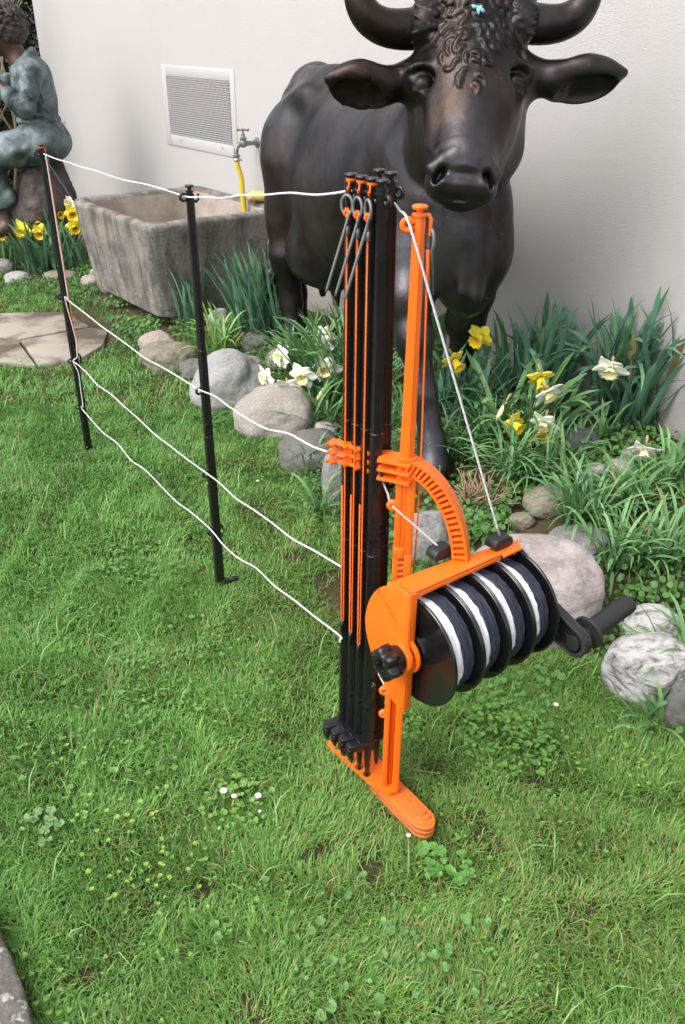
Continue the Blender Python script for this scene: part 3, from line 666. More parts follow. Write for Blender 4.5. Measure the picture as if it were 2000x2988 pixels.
# ================================================================ the reel
A = Vector((math.cos(.6387), math.sin(.6387), 0)); Bk = Vector((-A.y, A.x, 0))         # reel axis away to the right; back
RZ = .4527; R0 = Vector((.110, .98, RZ)); RF = .0905; RL = .213
reel = thing('cable_reel', 'four-track black reel wound with white and navy rope in an orange frame', 'reel', (R0.x, R0.y, 0))
def RP(a, v, z): return R0+A*a+Bk*v+Z*z
m = mat('flange_plastic', (.008, .008, .009), rough=.16, spec=.55)
m = mat('navy_coil', rough=.85)
def coil_mat(key, c0, c1):
    m = mat(key, rough=.8); v = m.n('ShaderNodeTexNoise'); mp = m.n('ShaderNodeAttribute'); mp.attribute_name = 'coil'
    m.t.links.new(mp.outputs['Vector'], v.inputs['Vector']); v.inputs['Scale'].default_value = 1.0; v.inputs['Detail'].default_value = 4; v.inputs['Roughness'].default_value = .6
    m.col(m.ramp(v.outputs['Fac'], [(.38, c0), (.60, c1)])); m.bump((v.outputs['Fac'], .8, .002)); return m
coil_mat('navy', (.006, .007, .014), (.045, .052, .085)); coil_mat('white_coil', (.78, .80, .86), (.97, .97, .98))
cells = [(.000, .052), (.0565, .105), (.1095, .158), (.1625, .211)]
def flange(a, th, parent, single=False):
    b = MB(); n = 64
    b.lathe(RP(a-th/2, 0, 0), A, [(0, .012), (0, RF-.006), (-.0012, RF-.004), (-.0012, RF-.001), (0, RF), (th, RF), (th+.0012, RF-.001), (th+.0012, RF-.004), (th, RF-.006), (th, .012)], n)
    b.build('flange', M['flange_plastic'].m, parent, autos=35)
spool = None
spool = MB(); spool.lathe(RP(0, 0, 0), A, [(-.02, .013), (-.016, .016), (-.008, .016), (-.006, .026), (.0, .028), (RL, .028), (RL+.02, .022), (RL+.02, .01)], 40); spool = spool.build('spool_core', M['black_plastic'].m, reel, autos=35)
flange(0, .0024, spool); flange(.0530, .0016, spool); flange(.0562, .0016, spool); flange(.1060, .0016, spool); flange(.1092, .0016, spool); flange(.1590, .0016, spool); flange(.1622, .0016, spool); flange(.2130, .0026, spool)
def coil(a0, a1, r0, r1, key, name):
    n, mm = 160, 12; V = []; U = []
    for i in range(mm+1):
        t = i/mm; rr_ = (r0*(1-t)+r1*t)*(1 if 0 < i < mm else .97)
        for k in range(n):
            an = 2*math.pi*k/n; rr2 = rr_+.0014*math.sin(an*3+i*1.9)+.0018*float(vnoise(np.array([k*.35]), np.array([i*2.3+a0*900]), 0, 1)[0])
            V.append(RP(a0+(a1-a0)*t, math.cos(an)*rr2, math.sin(an)*rr2)); U.append((i*3.2+a0*500, math.cos(an)*2.6+.25*i, math.sin(an)*2.6))
    F = [(i*n+k, i*n+(k+1) % n, (i+1)*n+(k+1) % n, (i+1)*n+k) for i in range(mm) for k in range(n)]
    F += [tuple(range(n))[::-1], tuple(mm*n+k for k in range(n))]
    o = obj(name, V, [f[::-1] for f in F], M[key].m, spool); a = o.data.attributes.new('coil', 'FLOAT_VECTOR', 'POINT'); a.data.foreach_set('vector', np.array(U, dtype=np.float32).ravel())
for (c0, c1) in cells:
    s_ = c0+(c1-c0)*.55
    coil(c0+.002, s_, .0735, .0745, 'white_coil', 'white_rope_coil'); coil(s_, c1-.001, .0765, .0735, 'navy', 'navy_rope_coil')
# orange frame: side plate, top bar, hub ring
a0 = -.022
def on_plate(px, py, a=a0):
    d = ray(px, py); t = (RP(a, 0, 0)-CAM).dot(A)/d.dot(A); p = CAM+d*t-RP(a, 0, 0); return (p.dot(Bk), p.z)
def smooth_poly(pts, it=2):
    for _ in range(it):
        o_ = []
        for i in range(len(pts)):
            p, q = pts[i], pts[(i+1) % len(pts)]; o_ += [(p[0]*.75+q[0]*.25, p[1]*.75+q[1]*.25), (p[0]*.25+q[0]*.75, p[1]*.25+q[1]*.75)]
        pts = o_
    return pts
print('plate', [tuple(round(c, 3) for c in on_plate(*q)) for q in ((1197, 1738), (1190, 2038), (1073, 1830), (1143, 1925))])
plate = [on_plate(*q) for q in ((1150, 2045), (1125, 1995), (1095, 1925), (1076, 1860), (1070, 1800), (1084, 1745), (1115, 1712), (1165, 1712))]
xr = on_plate(1196, 1745)[0]
def catm(pts, n=5):
    o_ = []
    for i in range(len(pts)-1):
        a_, b_, c_, d_ = [Vector(q) for q in (pts[max(i-1, 0)], pts[i], pts[i+1], pts[min(i+2, len(pts)-1)])]
        for k in range(n): t = k/n; o_.append(tuple(.5*((2*b_)+(c_-a_)*t+(2*a_-5*b_+4*c_-d_)*t*t+(3*b_-a_-3*c_+d_)*t**3)))
    return o_+[tuple(pts[-1])]
pl_ = catm(plate)+[(xr, plate[-1][1]+.001), (xr, plate[0][1])]
b = MB()
b.prism(pl_, RP(a0, 0, 0), Bk, Z, A, -.003, .003)
b.frame_box(RP(a0, 0, 0), Bk, Z, A, (xr-.004, plate[0][1]-.003, -.0031), (xr-.0002, plate[-1][1]+.001, .012))
b.build('side_plate', M['orange'].m, reel, bevel=.0015)
zt = .1035
def on_bar(px, py): p = at_z(px, py, RZ+zt)-R0; return (p.dot(A), p.dot(Bk))
bar = [on_bar(*q) for q in ((1196, 1733), (1466, 1613), (1470, 1622), (1524, 1598), (1514, 1572), (1300, 1638), (1128, 1702))]
print('bar', [tuple(round(c, 3) for c in q) for q in bar]); bv = bar[0][1]
b = MB(); b.prism(bar, R0, A, Bk, Z, zt-.006, zt)
b.frame_box(R0, A, Bk, Z, (a0-.0035, bv-.0002, zt-.014), (bar[1][0], bv+.004, zt-.0061)); b.frame_box(R0, A, Bk, Z, (bar[3][0]-.005, bv+.002, zt-.018), (bar[3][0]-.001, bar[4][1], zt-.0061))
b.build('top_bar', M['orange'].m, reel, bevel=.002)
b = MB(); b.lathe(RP(a0, 0, 0), A, [(-.010, .018), (-.011, .0215), (-.009, .0255), (-.005, .026), (-.002, .025)], 36); b.build('hub_ring', M['orange'].m, reel, autos=50)
b = MB(); b.lathe(RP(a0, 0, 0), A, [(.0035, .030), (.007, .030), (.008, .027), (.008, .02)], 36); b.build('inner_hub', M['orange'].m, reel, autos=50)
BAR0, BAR1 = bar[0], bar[3]
# end plate at the crank side
b = MB(); b.prism(smooth_poly([(-.03, -.035), (.035, -.035), (.05, .02), (.04, .088), (-.008, .088), (-.035, .02)]), RP(RL+.010, 0, 0), Bk, Z, A, -.002, .003); b.build('end_plate', M['black_soft'].m, reel, bevel=.001)
# knob
b = MB(); kn = []
for k in range(72):
    an = 2*math.pi*k/72; kn.append(.0245+.0042*math.cos(6*an))
n = 72; V = []; prof = [(-.040, .45), (-.0405, .78), (-.038, .93), (-.030, 1), (-.020, .98), (-.0165, .85), (-.0160, .3)]
for (a_, s_) in prof: V += [RP(a0+a_-.004, math.cos(2*math.pi*k/n+.2)*kn[k]*s_, math.sin(2*math.pi*k/n+.2)*kn[k]*s_) for k in range(n)]
V += [RP(a0-.030, math.cos(2*math.pi*k/n)*.010, math.sin(2*math.pi*k/n)*.010) for k in range(n)]
F = [(i*n+k, i*n+(k+1) % n, (i+1)*n+(k+1) % n, (i+1)*n+k) for i in range(len(prof)-1) for k in range(n)]; L7 = len(prof)*n
F += [(k, L7+k, L7+(k+1) % n, (k+1) % n) for k in range(n)]+[tuple(L7+k for k in range(n))]
b.add(V, F); b.lathe(RP(a0, 0, 0), A, [(-.024, .019), (-.005, .020), (.02, .020)], 32); knob = b.build('knob', M['black_plastic'].m, reel, autos=50)
b = MB(); b.lathe(RP(a0, 0, 0), A, [(-.037, .004), (-.034, .0055), (-.030, .0055)], 16); b.build('axle_end', M['steel'].m, knob)
# rope guides on the back edge of the bar
def guide(a, v, nm):
    b = MB(); pr = smooth_poly([(-.020, 0), (.020, 0), (.020, .012), (.013, .019), (-.013, .019), (-.020, .012)], 2)
    b.prism(pr, RP(a, v, zt+.0003), A, Z, Bk, -.011, .011); return b.build('rope_guide', M['black_soft'].m, reel, bevel=.001)
gA = on_bar(1450, 1590); gB = on_bar(1292, 1628); guide(gA[0], gA[1]-.004, 1); guide(gB[0], gB[1]+.006, 2)
# crank: arm with ribs, guard and grip
cr0 = RP(RL+.022, 0, 0); P1 = at_y(1692, 1868, (RP(RL+.03, 0, 0)+A*0).y-.030)
q_ = on_plate(1688, 1868, RL+.030); d_ = Bk*q_[0]+Z*q_[1]; AL = d_.length; d_.normalize(); n_ = A.cross(d_)
print('crank arm', AL, d_)
b = MB(); pr = []
for k in range(13): a = math.pi/2+math.pi*k/12; pr.append((.030*math.cos(a), .030*math.sin(a)))
for k in range(13): a = -math.pi/2+math.pi*k/12; pr.append((AL+.024*math.cos(a), .024*math.sin(a)))
b.prism(pr, cr0, d_, n_, A, .008, .012)
for i in range(len(pr)):
    p, q = pr[i], pr[(i+1) % len(pr)]; pi_, qi = (p[0]*.9+AL*.05, p[1]*.88), (q[0]*.9+AL*.05, q[1]*.88)
    b.prism([p, q, qi, pi_], cr0, d_, n_, A, -.006, .0082)
b.lathe(cr0+d_*AL, A, [(-.006, .012), (.008, .012)], 20); b.lathe(cr0+d_*AL, A, [(-.0065, .006), (-.0064, .012)], 20, cap=False)
for k in range(6):
    a = k*math.pi/3; b.tube([cr0+d_*AL+(d_*math.cos(a)+n_*math.sin(a))*.010+A*.0, cr0+d_*AL+(d_*math.cos(a)+n_*math.sin(a))*.021+A*.0], .0012, 4)
for (u0, v0, u1, v1) in ((.25, -.8, .75, .8), (.25, .8, .75, -.8)): b.tube([cr0+d_*AL*u0+n_*.024*v0+A*.001, cr0+d_*AL*u1+n_*.022*v1+A*.001], .0016, 4)
crank = b.build('crank_arm', M['black_soft'].m, reel, bevel=.0006)
pv = cr0+d_*AL; hx = (A*1.0+Z*.16).normalized()
b = MB(); b.lathe(pv, hx, [(.008, .013), (.026, .013), (.028, .027), (.033, .028), (.034, .017), (.040, .0168), (.060, .0164), (.110, .0162), (.123, .0164), (.129, .0150), (.132, .010)], 32)
b.build('crank_grip', M['black_soft'].m, crank, autos=40)
# raised maker's lettering on the side plate (same colour)
cu = bpy.data.curves.new('lettering', 'FONT'); cu.body = 'Gallagher'; cu.size = .0105; cu.extrude = .0006; cu.shear = .35; cu.align_x = 'CENTER'
to = bpy.data.objects.new('lettering_tmp', cu); C.objects.link(to); dg = bpy.context.evaluated_depsgraph_get(); me_ = bpy.data.meshes.new_from_object(to.evaluated_get(dg)); bpy.data.objects.remove(to)
c0 = RP(a0-.0034, *on_plate(1140, 1778)); mx = (-Bk*math.cos(.62)-Z*math.sin(.62)*1).normalized(); my = (Z*math.cos(.62)-Bk*math.sin(.62)).normalized()
V = [c0+mx*v.co.x+my*v.co.y-A*v.co.z for v in me_.vertices]; F = [tuple(p.vertices) for p in me_.polygons]
lo_ = MB().add(V, F)
for rr_, a1, a2 in ((.0075, .6, 4.6), (.0045, 2.6, 7.0)): lo_.tube([c0-mx*.026+my*.004+(mx*math.cos(a)+my*math.sin(a))*rr_ for a in np.linspace(a1, a2, 14)], .0007, 6)
lo_.build('embossed_logo', M['orange'].m, bpy.data.objects[[c.name for c in reel.children if c.name.startswith('side_plate')][0]])

# ---- curved arm from the stand to the reel's bar
p0 = O+Z*(COMB[2]-.006); gC = on_bar(1345, 1625); p3 = RP(gC[0], gC[1], zt+.001); hv = Vector((p3.x-p0.x, p3.y-p0.y, 0)); HL_ = hv.length; hv.normalize(); sv = Vector((hv.y, -hv.x, 0)); sv = -sv if sv.x > 0 else sv
dz = p3.z-p0.z; print('arm', HL_, dz)
def arm(t):                                                        # quarter ellipse: out, then down
    a = t*math.pi/2; u_ = .78*math.sin(a)+.22*t; v_ = .80*(1-math.cos(a))+.20*t; return p0+hv*HL_*u_+Z*dz*v_
N = 60; b = MB(); hw2 = .0125; V = []
for i in range(N+1):
    t = i/N; c = arm(t); tg = (arm(min(t+.01, 1))-arm(max(t-.01, 0))).normalized(); nn_ = tg.cross(sv).normalized()
    if nn_.dot(Z+hv) < 0: nn_ = -nn_
    wv = hw2*(1.0+.15*math.sin(t*3.1)); V += [c+nn_*.012-sv*wv, c+nn_*.012+sv*wv, c+nn_*.008+sv*wv, c+nn_*.008-sv*wv]
b.add(V, [(i*4+k, i*4+(k+1) % 4, i*4+4+(k+1) % 4, i*4+4+k) for i in range(N) for k in range(4)])
V = []
for i in range(N+1):
    t = i/N; c = arm(t); tg = (arm(min(t+.01, 1))-arm(max(t-.01, 0))).normalized(); nn_ = tg.cross(sv).normalized()
    if nn_.dot(Z+hv) < 0: nn_ = -nn_
    V += [c-nn_*.008-sv*hw2, c-nn_*.008+sv*hw2, c-nn_*.012+sv*hw2, c-nn_*.012-sv*hw2]
b.add(V, [(i*4+k, i*4+(k+1) % 4, i*4+4+(k+1) % 4, i*4+4+k) for i in range(N) for k in range(4)])
for i in range(20):
    t = .03+i/19*.95; c = arm(t); tg = (arm(min(t+.01, 1))-arm(max(t-.01, 0))).normalized(); nn_ = tg.cross(sv).normalized()
    b.frame_box(c, tg, nn_, sv, (-.0023, -.0085, -hw2), (.0023, .0085, hw2))
    if i < 19:
        t2 = t+.5/19*.95; c = arm(t2); b.frame_box(c, tg, nn_, sv, (-.004, -.0088, -hw2+.004), (.004, .0088, hw2-.012))
b.build('curved_arm', M['orange'].m, stand, smooth=False, bevel=.0006)

# ---- bundle of spare posts clipped in the comb
BH = at_y(1026, 506, HOLES[1].y).z-.112; print('bundle H', BH)
names = ['leftmost black post of the bundle in the stand, orange cord wound under its cap', 'second black post from the left in the bundle, with cord and ringed peg', 'third black post from the left in the bundle, orange cord nearest the reel', 'black post without cord at the front of the bundle, between corded posts and orange post']
sdir = math.atan2(-.50, -1.0)
for i in range(4):
    h = HOLES[i+1]
    t = black_post('bundled_post', names[i], 'black posts bundled in the orange stand', H=BH, step=True, step_ang=sdir, spike=.080, eye=-1.1, er=.0055, eyes=(.977, .58, .328, .1615))
    if i < 3: cord_and_peg(t, BH, (-.35, -1), .255-.012*i, (-.30, -.05, -1), ring_turn=.2+.3*i, out=.016)
    top = at_y((1026, 1057, 1088, 1118)[i], 508, h.y-.005)
    base = Vector((h.x, h.y, .112)); dv = (top-base).normalized()
    t.location = base; t.rotation_euler = Z.rotation_difference(dv).to_euler(); ORG[t.name] = base
for j, (lab, hx_, topx) in enumerate((('black post behind the bundle next to the orange post, white rope through its eyelet', 3.6, 1143), ('hidden black post at the back of the bundle, cap just showing between the others', 2.2, 1108))):
    h = HOLES[0]+hd*sp*hx_+hn*.030; t = black_post('bundled_post', lab, 'black posts bundled in the orange stand', H=BH+.005, step=True, step_ang=.4, spike=.075, eye=-.7, er=.0060)
    top = at_y(topx, 508, h.y); base = Vector((h.x, h.y, .112)); dv = (top-base).normalized(); t.location = base; t.rotation_euler = Z.rotation_difference(dv).to_euler(); ORG[t.name] = base
# peg and cord of the orange stand itself
b = MB(); tp_ = O+cr*.0125+Z*(HT-.055)
b.tube([tp_, tp_+cr*.003-Z*.10, O+cr*.0195+Z*.75, O+cr*.021+Z*.60, O+cr*.018+Z*.45], .0014, 6); b.tube([tp_+Z*.002, tp_-Z*.055+cr*.003], .0024, 6); b.build('guy_cord', M['orange_cord'].m, stand)
b = MB(); c = O+cr*.0155+Z*(HT-.042)
ring = [c+cr*.004*math.sin(a)+cf*.005*math.sin(a)+Z*.014*math.cos(a) for a in np.linspace(-2.4, 2.6, 20)]; e = at_y(1262, 860, PY+.02)
b.tube(ring+[ring[-1].lerp(e, .1), e], .0021, 8); b.build('ground_peg', M['grey_rod'].m, stand)

# ---- the four white ropes
def rope(pts, label, r=.0016, sag=0, name='fence_rope', kink=.006):
    PP = []; rq = random.Random(len(label)*7+len(pts))
    for i in range(len(pts)-1):
        a_, b_ = Vector(pts[i]), Vector(pts[i+1]); L = (b_-a_).length; n = max(2, int(L/.10))
        for k in range(n):
            t = k/n; q = a_.lerp(b_, t)
            if 0 < k and L > .3: q = q+Vector((rq.uniform(-1, 1)*kink*.4, rq.uniform(-1, 1)*kink*.4, rq.uniform(-1, 1)*kink))-Z*(sag*L*4*t*(1-t))
            PP.append(q)
    PP.append(Vector(pts[-1])); QQ = []
    for i in range(len(PP)-1):
        q0_, q1, q2, q3 = PP[max(i-1, 0)], PP[i], PP[i+1], PP[min(i+2, len(PP)-1)]
        for t in (0, .25, .5, .75): QQ.append(.5*((2*q1)+(q2-q0_)*t+(2*q0_-5*q1+4*q2-q3)*t*t+(3*q1-q0_-3*q2+q3)*t**3))
    QQ.append(PP[-1]); b = MB(); b.tube(QQ, r, 8)
    o = b.build(name, M['white_rope'].m, None, origin=tuple(pts[0])); tag(o, label, 'rope', 'white ropes strung between the posts'); return o
def on_post(p, px, py): q = at_y(px, py, p.y-.012); return q
F_, Mi = p_far, p_mid; hb = HOLES[1]
r1 = [on_post(F_, 128, 449), on_post(Mi, 545, 574), on_post(hb, 1020, 556)]
r2 = [on_post(F_, 196, 874), on_post(Mi, 582, 1137), on_post(hb, 1000, 1332)]
r3_ = [on_post(F_, 217, 1056), on_post(Mi, 601, 1379), on_post(hb, 996, 1654)]
r4 = [on_post(F_, 239, 1192), on_post(Mi, 616, 1546), on_post(hb, 993, 1856)]
e_top = at_y(1140, 575, HOLES[3].y+.02); eye1 = O+cr*-.012+cf*.014+Z*EZ; g1 = RP(gA[0], gA[1]-.004, zt+.018)
rope(r1[:2]+[r1[2]+Vector((.004, .0, 0))], 'topmost white rope, from the left post past the middle post to the bundle', sag=.004, kink=.003)
rope([e_top, eye1+Vector((0, 0, .002)), g1], 'white rope running down from the orange eyelet to the right-hand guide of the reel', name='reel_rope', kink=.0)
rope(r2+[HOLES[3]+Vector((.0, 0, 0))+Z*(at_y(1100, 1372, HOLES[3].y).z-.04)], 'second white rope from the top, crossing above the grey boulders', sag=.015)
rope([at_y(1115, 1400, HOLES[4].y), O-cr*.0175+cf*.006+Z*E2, RP(gB[0], gB[1]+.006, zt+.014)], 'short white rope from the lower orange eyelet to the left guide behind the arm', name='reel_rope', kink=.0)
rope(r3_, 'third white rope from the top, ending low on the bundle beside bare soil', sag=.014, kink=.006)
rope(r4+[r4[2]+Vector((.0, -.005, -.01))], 'lowest white rope, sagging nearest the grass', sag=.016, kink=.008)
rope([at_y(1100, 1955, HOLES[4].y), at_y(1118, 1990, PY+.01), O-cr*.012+cf*.008+Z*(E3+.002), O+cr*.002+cf*.012+Z*(E3-.003), O+cr*.008+cf*.0135+Z*(E3+.001)], 'short white tail tied to the low orange eyelet under the knob', name='reel_rope', kink=.0)
rope([on_post(F_, 134, 452), on_post(F_, 163, 640), on_post(F_, 199, 868), on_post(F_, 190, 870), on_post(F_, 222, 990), on_post(F_, 226, 1040), on_post(F_, 214, 1054), on_post(F_, 230, 1090), on_post(F_, 243, 1185), on_post(F_, 236, 1188)], 'white rope zigzagging down along the leftmost post', r=.0018, name='linking_rope', kink=0)
# ================================================================ stone trough, tap, hose
m = mat('trough_stone', rough=.95, spec=.15)
st = m.noise(7, 6, .65); sk = m.noise(10, 4, .6, m.mapping((1.6, 1.6, .22)))
c = m.mix(m.ramp(st, [(.34, 0.), (.68, 1.)]), (.165, .155, .138), (.31, .29, .26))
c = m.mix(m.ramp(sk, [(.47, 0.), (.64, .8)]), c, (.085, .080, .074))
c = m.mix(m.ramp(m.noise(3.2, 3), [(.52, 0.), (.72, .55)]), c, (.27, .215, .14))
c = m.mix(m.ramp(m.noise(85, 4, .7), [(.55, 0.), (.68, .8)]), c, (.06, .055, .05)); c = m.mix(m.ramp(m.noise(4.2, 5, .7), [(.50, 0.), (.62, .75)]), c, (.085, .078, .07))
c = m.mix(m.ramp(m.noise(40, 5, .7), [(.64, 0.), (.74, .7)]), c, (.48, .47, .45))
m.col(c); m.bump((m.noise(22, 6, .7), .7, .012), (m.noise(170, 4, .7), .5, .003))
m = mat('trough_inside', rough=.95, spec=.15)
m.col(m.mix(m.ramp(m.noise(9, 6, .65), [(.35, 0.), (.7, 1.)]), (.27, .22, .185), (.42, .37, .32))); m.bump((m.noise(60, 5, .7), .5, .005))
TB = at_z(432, 662, .515); TA = at_z(212, 580, .515); tl = (TA-TB).dot(WU)+.02; tw = WC-TB.dot(WN)-.012
trough = thing('stone_trough', 'weathered grey stone water trough against the house wall under the tap', 'trough', (TB.x, TB.y, .08))
print('trough', tl, tw)
def rrect(u0, u1, v0, v1, r, z, n=8):
    out = []
    for (cu, cv, a0_) in ((u1-r, v1-r, 0), (u0+r, v1-r, 90), (u0+r, v0+r, 180), (u1-r, v0+r, 270)):
        for k in range(n+1): a = math.radians(a0_+90*k/n); out.append((cu+r*math.cos(a), cv+r*math.sin(a), z))
    for (p, q, seg) in (): pass
    return out
def dens(r):                                                     # add points along straight runs
    o_ = []
    for i in range(len(r)):
        p, q = r[i], r[(i+1) % len(r)]; L = math.dist(p, q); k = max(1, int(L/.04))
        o_ += [tuple(p[j]+(q[j]-p[j])*t/k for j in range(3)) for t in range(k)]
    return o_
def ringset(levels):
    base_ = [dens(rrect(0, tl, 0, tw, .075, 0))][0]; cu, cv = tl/2, tw/2; rings = []
    for (ins, z) in levels:
        rings.append([((u-cu)*(1-2*ins/tl)+cu, (v-cv)*(1-2*ins/tw)+cv, z) for (u, v, _) in base_])
    return rings
def tr_mesh(levels, capl):
    R_ = ringset(levels); n = len(R_[0]); V = []
    for r in R_:
        for (u, v, z) in r:
            p = Vector((TB.x, TB.y, 0))+WU*u+WN*v; d = .004*float(fbm(np.array([p.x*6]), np.array([p.y*6]), np.array([z*6]), 1, 3)[0])
            V.append((p.x-WN.x*d-WU.x*d, p.y-WN.y*d-WU.y*d, z+d))
    F = [(i*n+k, i*n+(k+1) % n, (i+1)*n+(k+1) % n, (i+1)*n+k) for i in range(len(R_)-1) for k in range(n)]
    F += [tuple((len(R_)-1)*n+k for k in range(n))] if capl else []
    return V, F
lv = [(.050, .095)]+[(.046-.042*i/9, .11+.375*i/9) for i in range(10)]+[(.001, .500), (.006, .511), (.018, .517), (.040, .517), (.052, .511), (.058, .500)]
V, F = tr_mesh(lv, False); obj('shell', V, F, M['trough_stone'].m, trough)
V, F = tr_mesh([(.058, .500), (.064, .47), (.085, .30), (.10, .19), (.13, .165), (.20, .160)], True); obj('basin', V, F, M['trough_inside'].m, trough)
b = MB(); b.frame_box((TB.x, TB.y, 0), WU, WN, Z, (.12, .16, -.02), (.24, tw-.05, .094)); b.frame_box((TB.x, TB.y, 0), WU, WN, Z, (tl-.26, .16, -.02), (tl-.14, tw-.05, .094)); b.build('support', M['trough_stone'].m, trough)

mat('brass', (.24, .20, .16), rough=.5, metal=.8); mat('tap_metal', (.22, .23, .23), rough=.5, metal=.7); m = mat('hose_yellow', (.62, .46, .03), rough=.5)
w0 = on_wall(752, 416); tap = thing('garden_tap', 'old metal garden tap with brass cross handle on the wall above the trough', 'tap', w0)
TP = w0-WN*.080
b = MB(); b.tube([w0+WN*.01, w0-WN*.035, TP], [.011, .010, .013], 12); b.lathe(w0, -WN, [(0, .024), (.004, .023), (.007, .014)], 20)
b.lathe(TP-Z*.016, Z, [(0, .010), (.006, .016), (.022, .017), (.030, .013), (.034, .016), (.042, .016), (.046, .010), (.060, .008), (.062, .0055), (.078, .005)], 16)
b.tube([TP, TP-WN*.022-Z*.002, TP-WN*.036-Z*.012, TP-WN*.041-Z*.030, TP-WN*.041-Z*.044], [.012, .0115, .011, .0105, .0105], 12)
b.lathe(TP-WN*.041-Z*.058, Z, [(0, .015), (.004, .017), (.010, .017), (.014, .012)], 16); b.build('tap_body', M['tap_metal'].m, tap, autos=40)
b = MB(); hz = TP+Z*.060; b.tube([hz-RIGHT*.027, hz+RIGHT*.027], [.0045, .0045], 8); b.lathe(hz-Z*.004, Z, [(0, .007), (.010, .006)], 10)
for s_ in (-1, 1): b.lathe(hz+RIGHT*.024*s_-Z*.006, Z, [(0, .004), (.003, .006), (.009, .006), (.012, .004)], 10)
b.build('handle', M['brass'].m, tap, autos=40)
hs0 = TP-WN*.041-Z*.056; e1 = at_y(705, 520, hs0.y); e2 = at_y(711, 590, hs0.y); b = MB(); e3 = Vector((e2.x+.02, e2.y+.02, .30)); e4 = e3+WU*.15-Z*.08
b.tube([hs0+Z*.006, hs0-Z*.03, e1, e2, e2.lerp(e3, .5), e3, e4, e4+WU*.2-WN*.1-Z*.035], .0125, 12); hose = b.build('garden_hose', M['hose_yellow'].m, None, origin=hs0)
tag(hose, 'yellow garden hose hanging from the tap down into the trough', 'hose')
b = MB(); b.lathe(hs0-Z*.018, Z, [(0, .0135), (.0, .0150), (.010, .0150), (.010, .0135)], 16); b.frame_box(hs0-Z*.013, RIGHT, FWD, Z, (.012, -.003, -.003), (.024, .003, .004)); b.build('hose_clamp', M['steel'].m, hose)
m = mat('sponge', (.62, .50, .12), rough=1); m.bump((m.voronoi(260), .8, .003)); mat('pad', (.14, .075, .045), rough=1)
sp_ = at_z(757, 590, .52); sp_ = Vector((sp_.x, sp_.y, .518)); sg_ = thing('sponge', 'yellow sponge with brown pad lying on the corner of the trough rim beside the hose', 'sponge', sp_)
ops_ = [elli(sp_+Z*.030+RIGHT*.01, (.052, .033, .020), None, .01), elli(sp_+Z*.033-RIGHT*.02, (.035, .030, .017), None, .02)]
V, F = sdf_mesh(ops_, tuple(sp_-Vector((.08, .06, .01))), tuple(sp_+Vector((.09, .06, .08))), .004, lambda x, y, z: .004*fbm(x, y, z, 40, 2)); obj('foam', V, F, M['sponge'].m, sg_)
b = MB(); b.frame_box(sp_, RIGHT, WN, Z, (-.04, -.024, .002), (.055, .028, .013)); b.build('pad', M['pad'].m, sg_, bevel=.004)

# ================================================================ path slabs and the corner stone
m = mat('slab', rough=.95, spec=.15); m.col(m.mix(m.ramp(m.noise(1.9, 5, .6), [(.47, 0.), (.56, 1.)]), (.13, .10, .078), (.33, .295, .25))); m.bump((m.noise(50, 6, .7), .5, .004))
b = MB()
for poly in ([(-90, 916), (190, 909), (262, 952), (58, 989), (-90, 968)], [(62, 993), (266, 956), (318, 965), (300, 1008), (232, 1048), (112, 1062)], [(-90, 973), (52, 993), (104, 1064), (-90, 1046)]):
    pts = [at_z(px, py, .008) for px, py in poly]; o_ = pts[0]; pr = [(p.x, p.y) for p in pts]; b.prism(pr, (0, 0, 0), (1, 0, 0), (0, 1, 0), (0, 0, 1), -.05, .010)
pth = b.build('path', M['slab'].m, None, bevel=.006); tag(pth, 'worn pale flagstones of the path by the trough', kind='structure')
m = mat('lichen_stone', rough=.95, spec=.2)
c = m.mix(m.ramp(m.noise(16, 6, .7), [(.4, 0.), (.62, 1.)]), (.07, .062, .055), (.20, .185, .17)); c = m.mix(m.ramp(m.noise(38, 5, .6), [(.52, 0.), (.62, .95)]), c, (.52, .51, .48)); m.col(c); m.bump((m.noise(45, 6, .7), .9, .008))
pts = [at_z(px, py, .035) for px, py in ((-60, 2600), (2, 2716), (32, 2790), (66, 2872), (98, 2990), (120, 3090), (-200, 3090), (-260, 2700))]
b = MB(); o_ = pts[1]; b.prism([(p.x, p.y) for p in pts], (0, 0, 0), (1, 0, 0), (0, 1, 0), (0, 0, 1), -.06, .035); cs = b.build('edging_slab', M['lichen_stone'].m, None, origin=tuple(Vector((pts[1].x, pts[1].y, 0))), bevel=.008)
tag(cs, 'lichen-spotted grey stone slab at the bottom left corner of the lawn', 'slab')

# ================================================================ boulders
def stone_mat(key, c0, c1, c2, sc=30, veins=False, amt=.6):
    m = mat(key, rough=.9, spec=.2); c = m.mix(m.ramp(m.noise(7, 5, .6), [(.35, 0.), (.7, 1.)]), c0, c1)
    if veins:
        mp_ = m.mapping((1, 1.4, 3.4), (.5, .55, .3)); c = m.mix(m.ramp(m.noise(7, 8, .72, mp_, 1.6), [(.47, 0.), (.60, amt)]), c, c2)
        c = m.mix(m.ramp(m.noise(22, 6, .75, m.mapping((1, 1.2, 2.4), (.2, .7, .1)), 1.0), [(.52, 0.), (.66, amt)]), c, c2)
    else: c = m.mix(m.ramp(m.noise(sc*4, 4, .7), [(.55, 0.), (.66, amt)]), c, c2)
    c = m.mix(m.ramp(m.noise(240, 3, .7), [(.42, .18 if veins else .45), (.62, 0.)]), c, (.12, .115, .105)); c = m.mix(m.ramp(m.noise(5, 6, .75), [(.56, 0.), (.72, .15 if veins else .4)]), c, (.13, .12, .085)); m.col(c); m.bump((m.noise(18, 7, .7), .7, .012), (m.voronoi(60), .25, .006), (m.noise(170, 4, .7), .6, .003)); return m
stone_mat('st_light', (.36, .36, .35), (.46, .46, .45), (.22, .22, .22), 30)
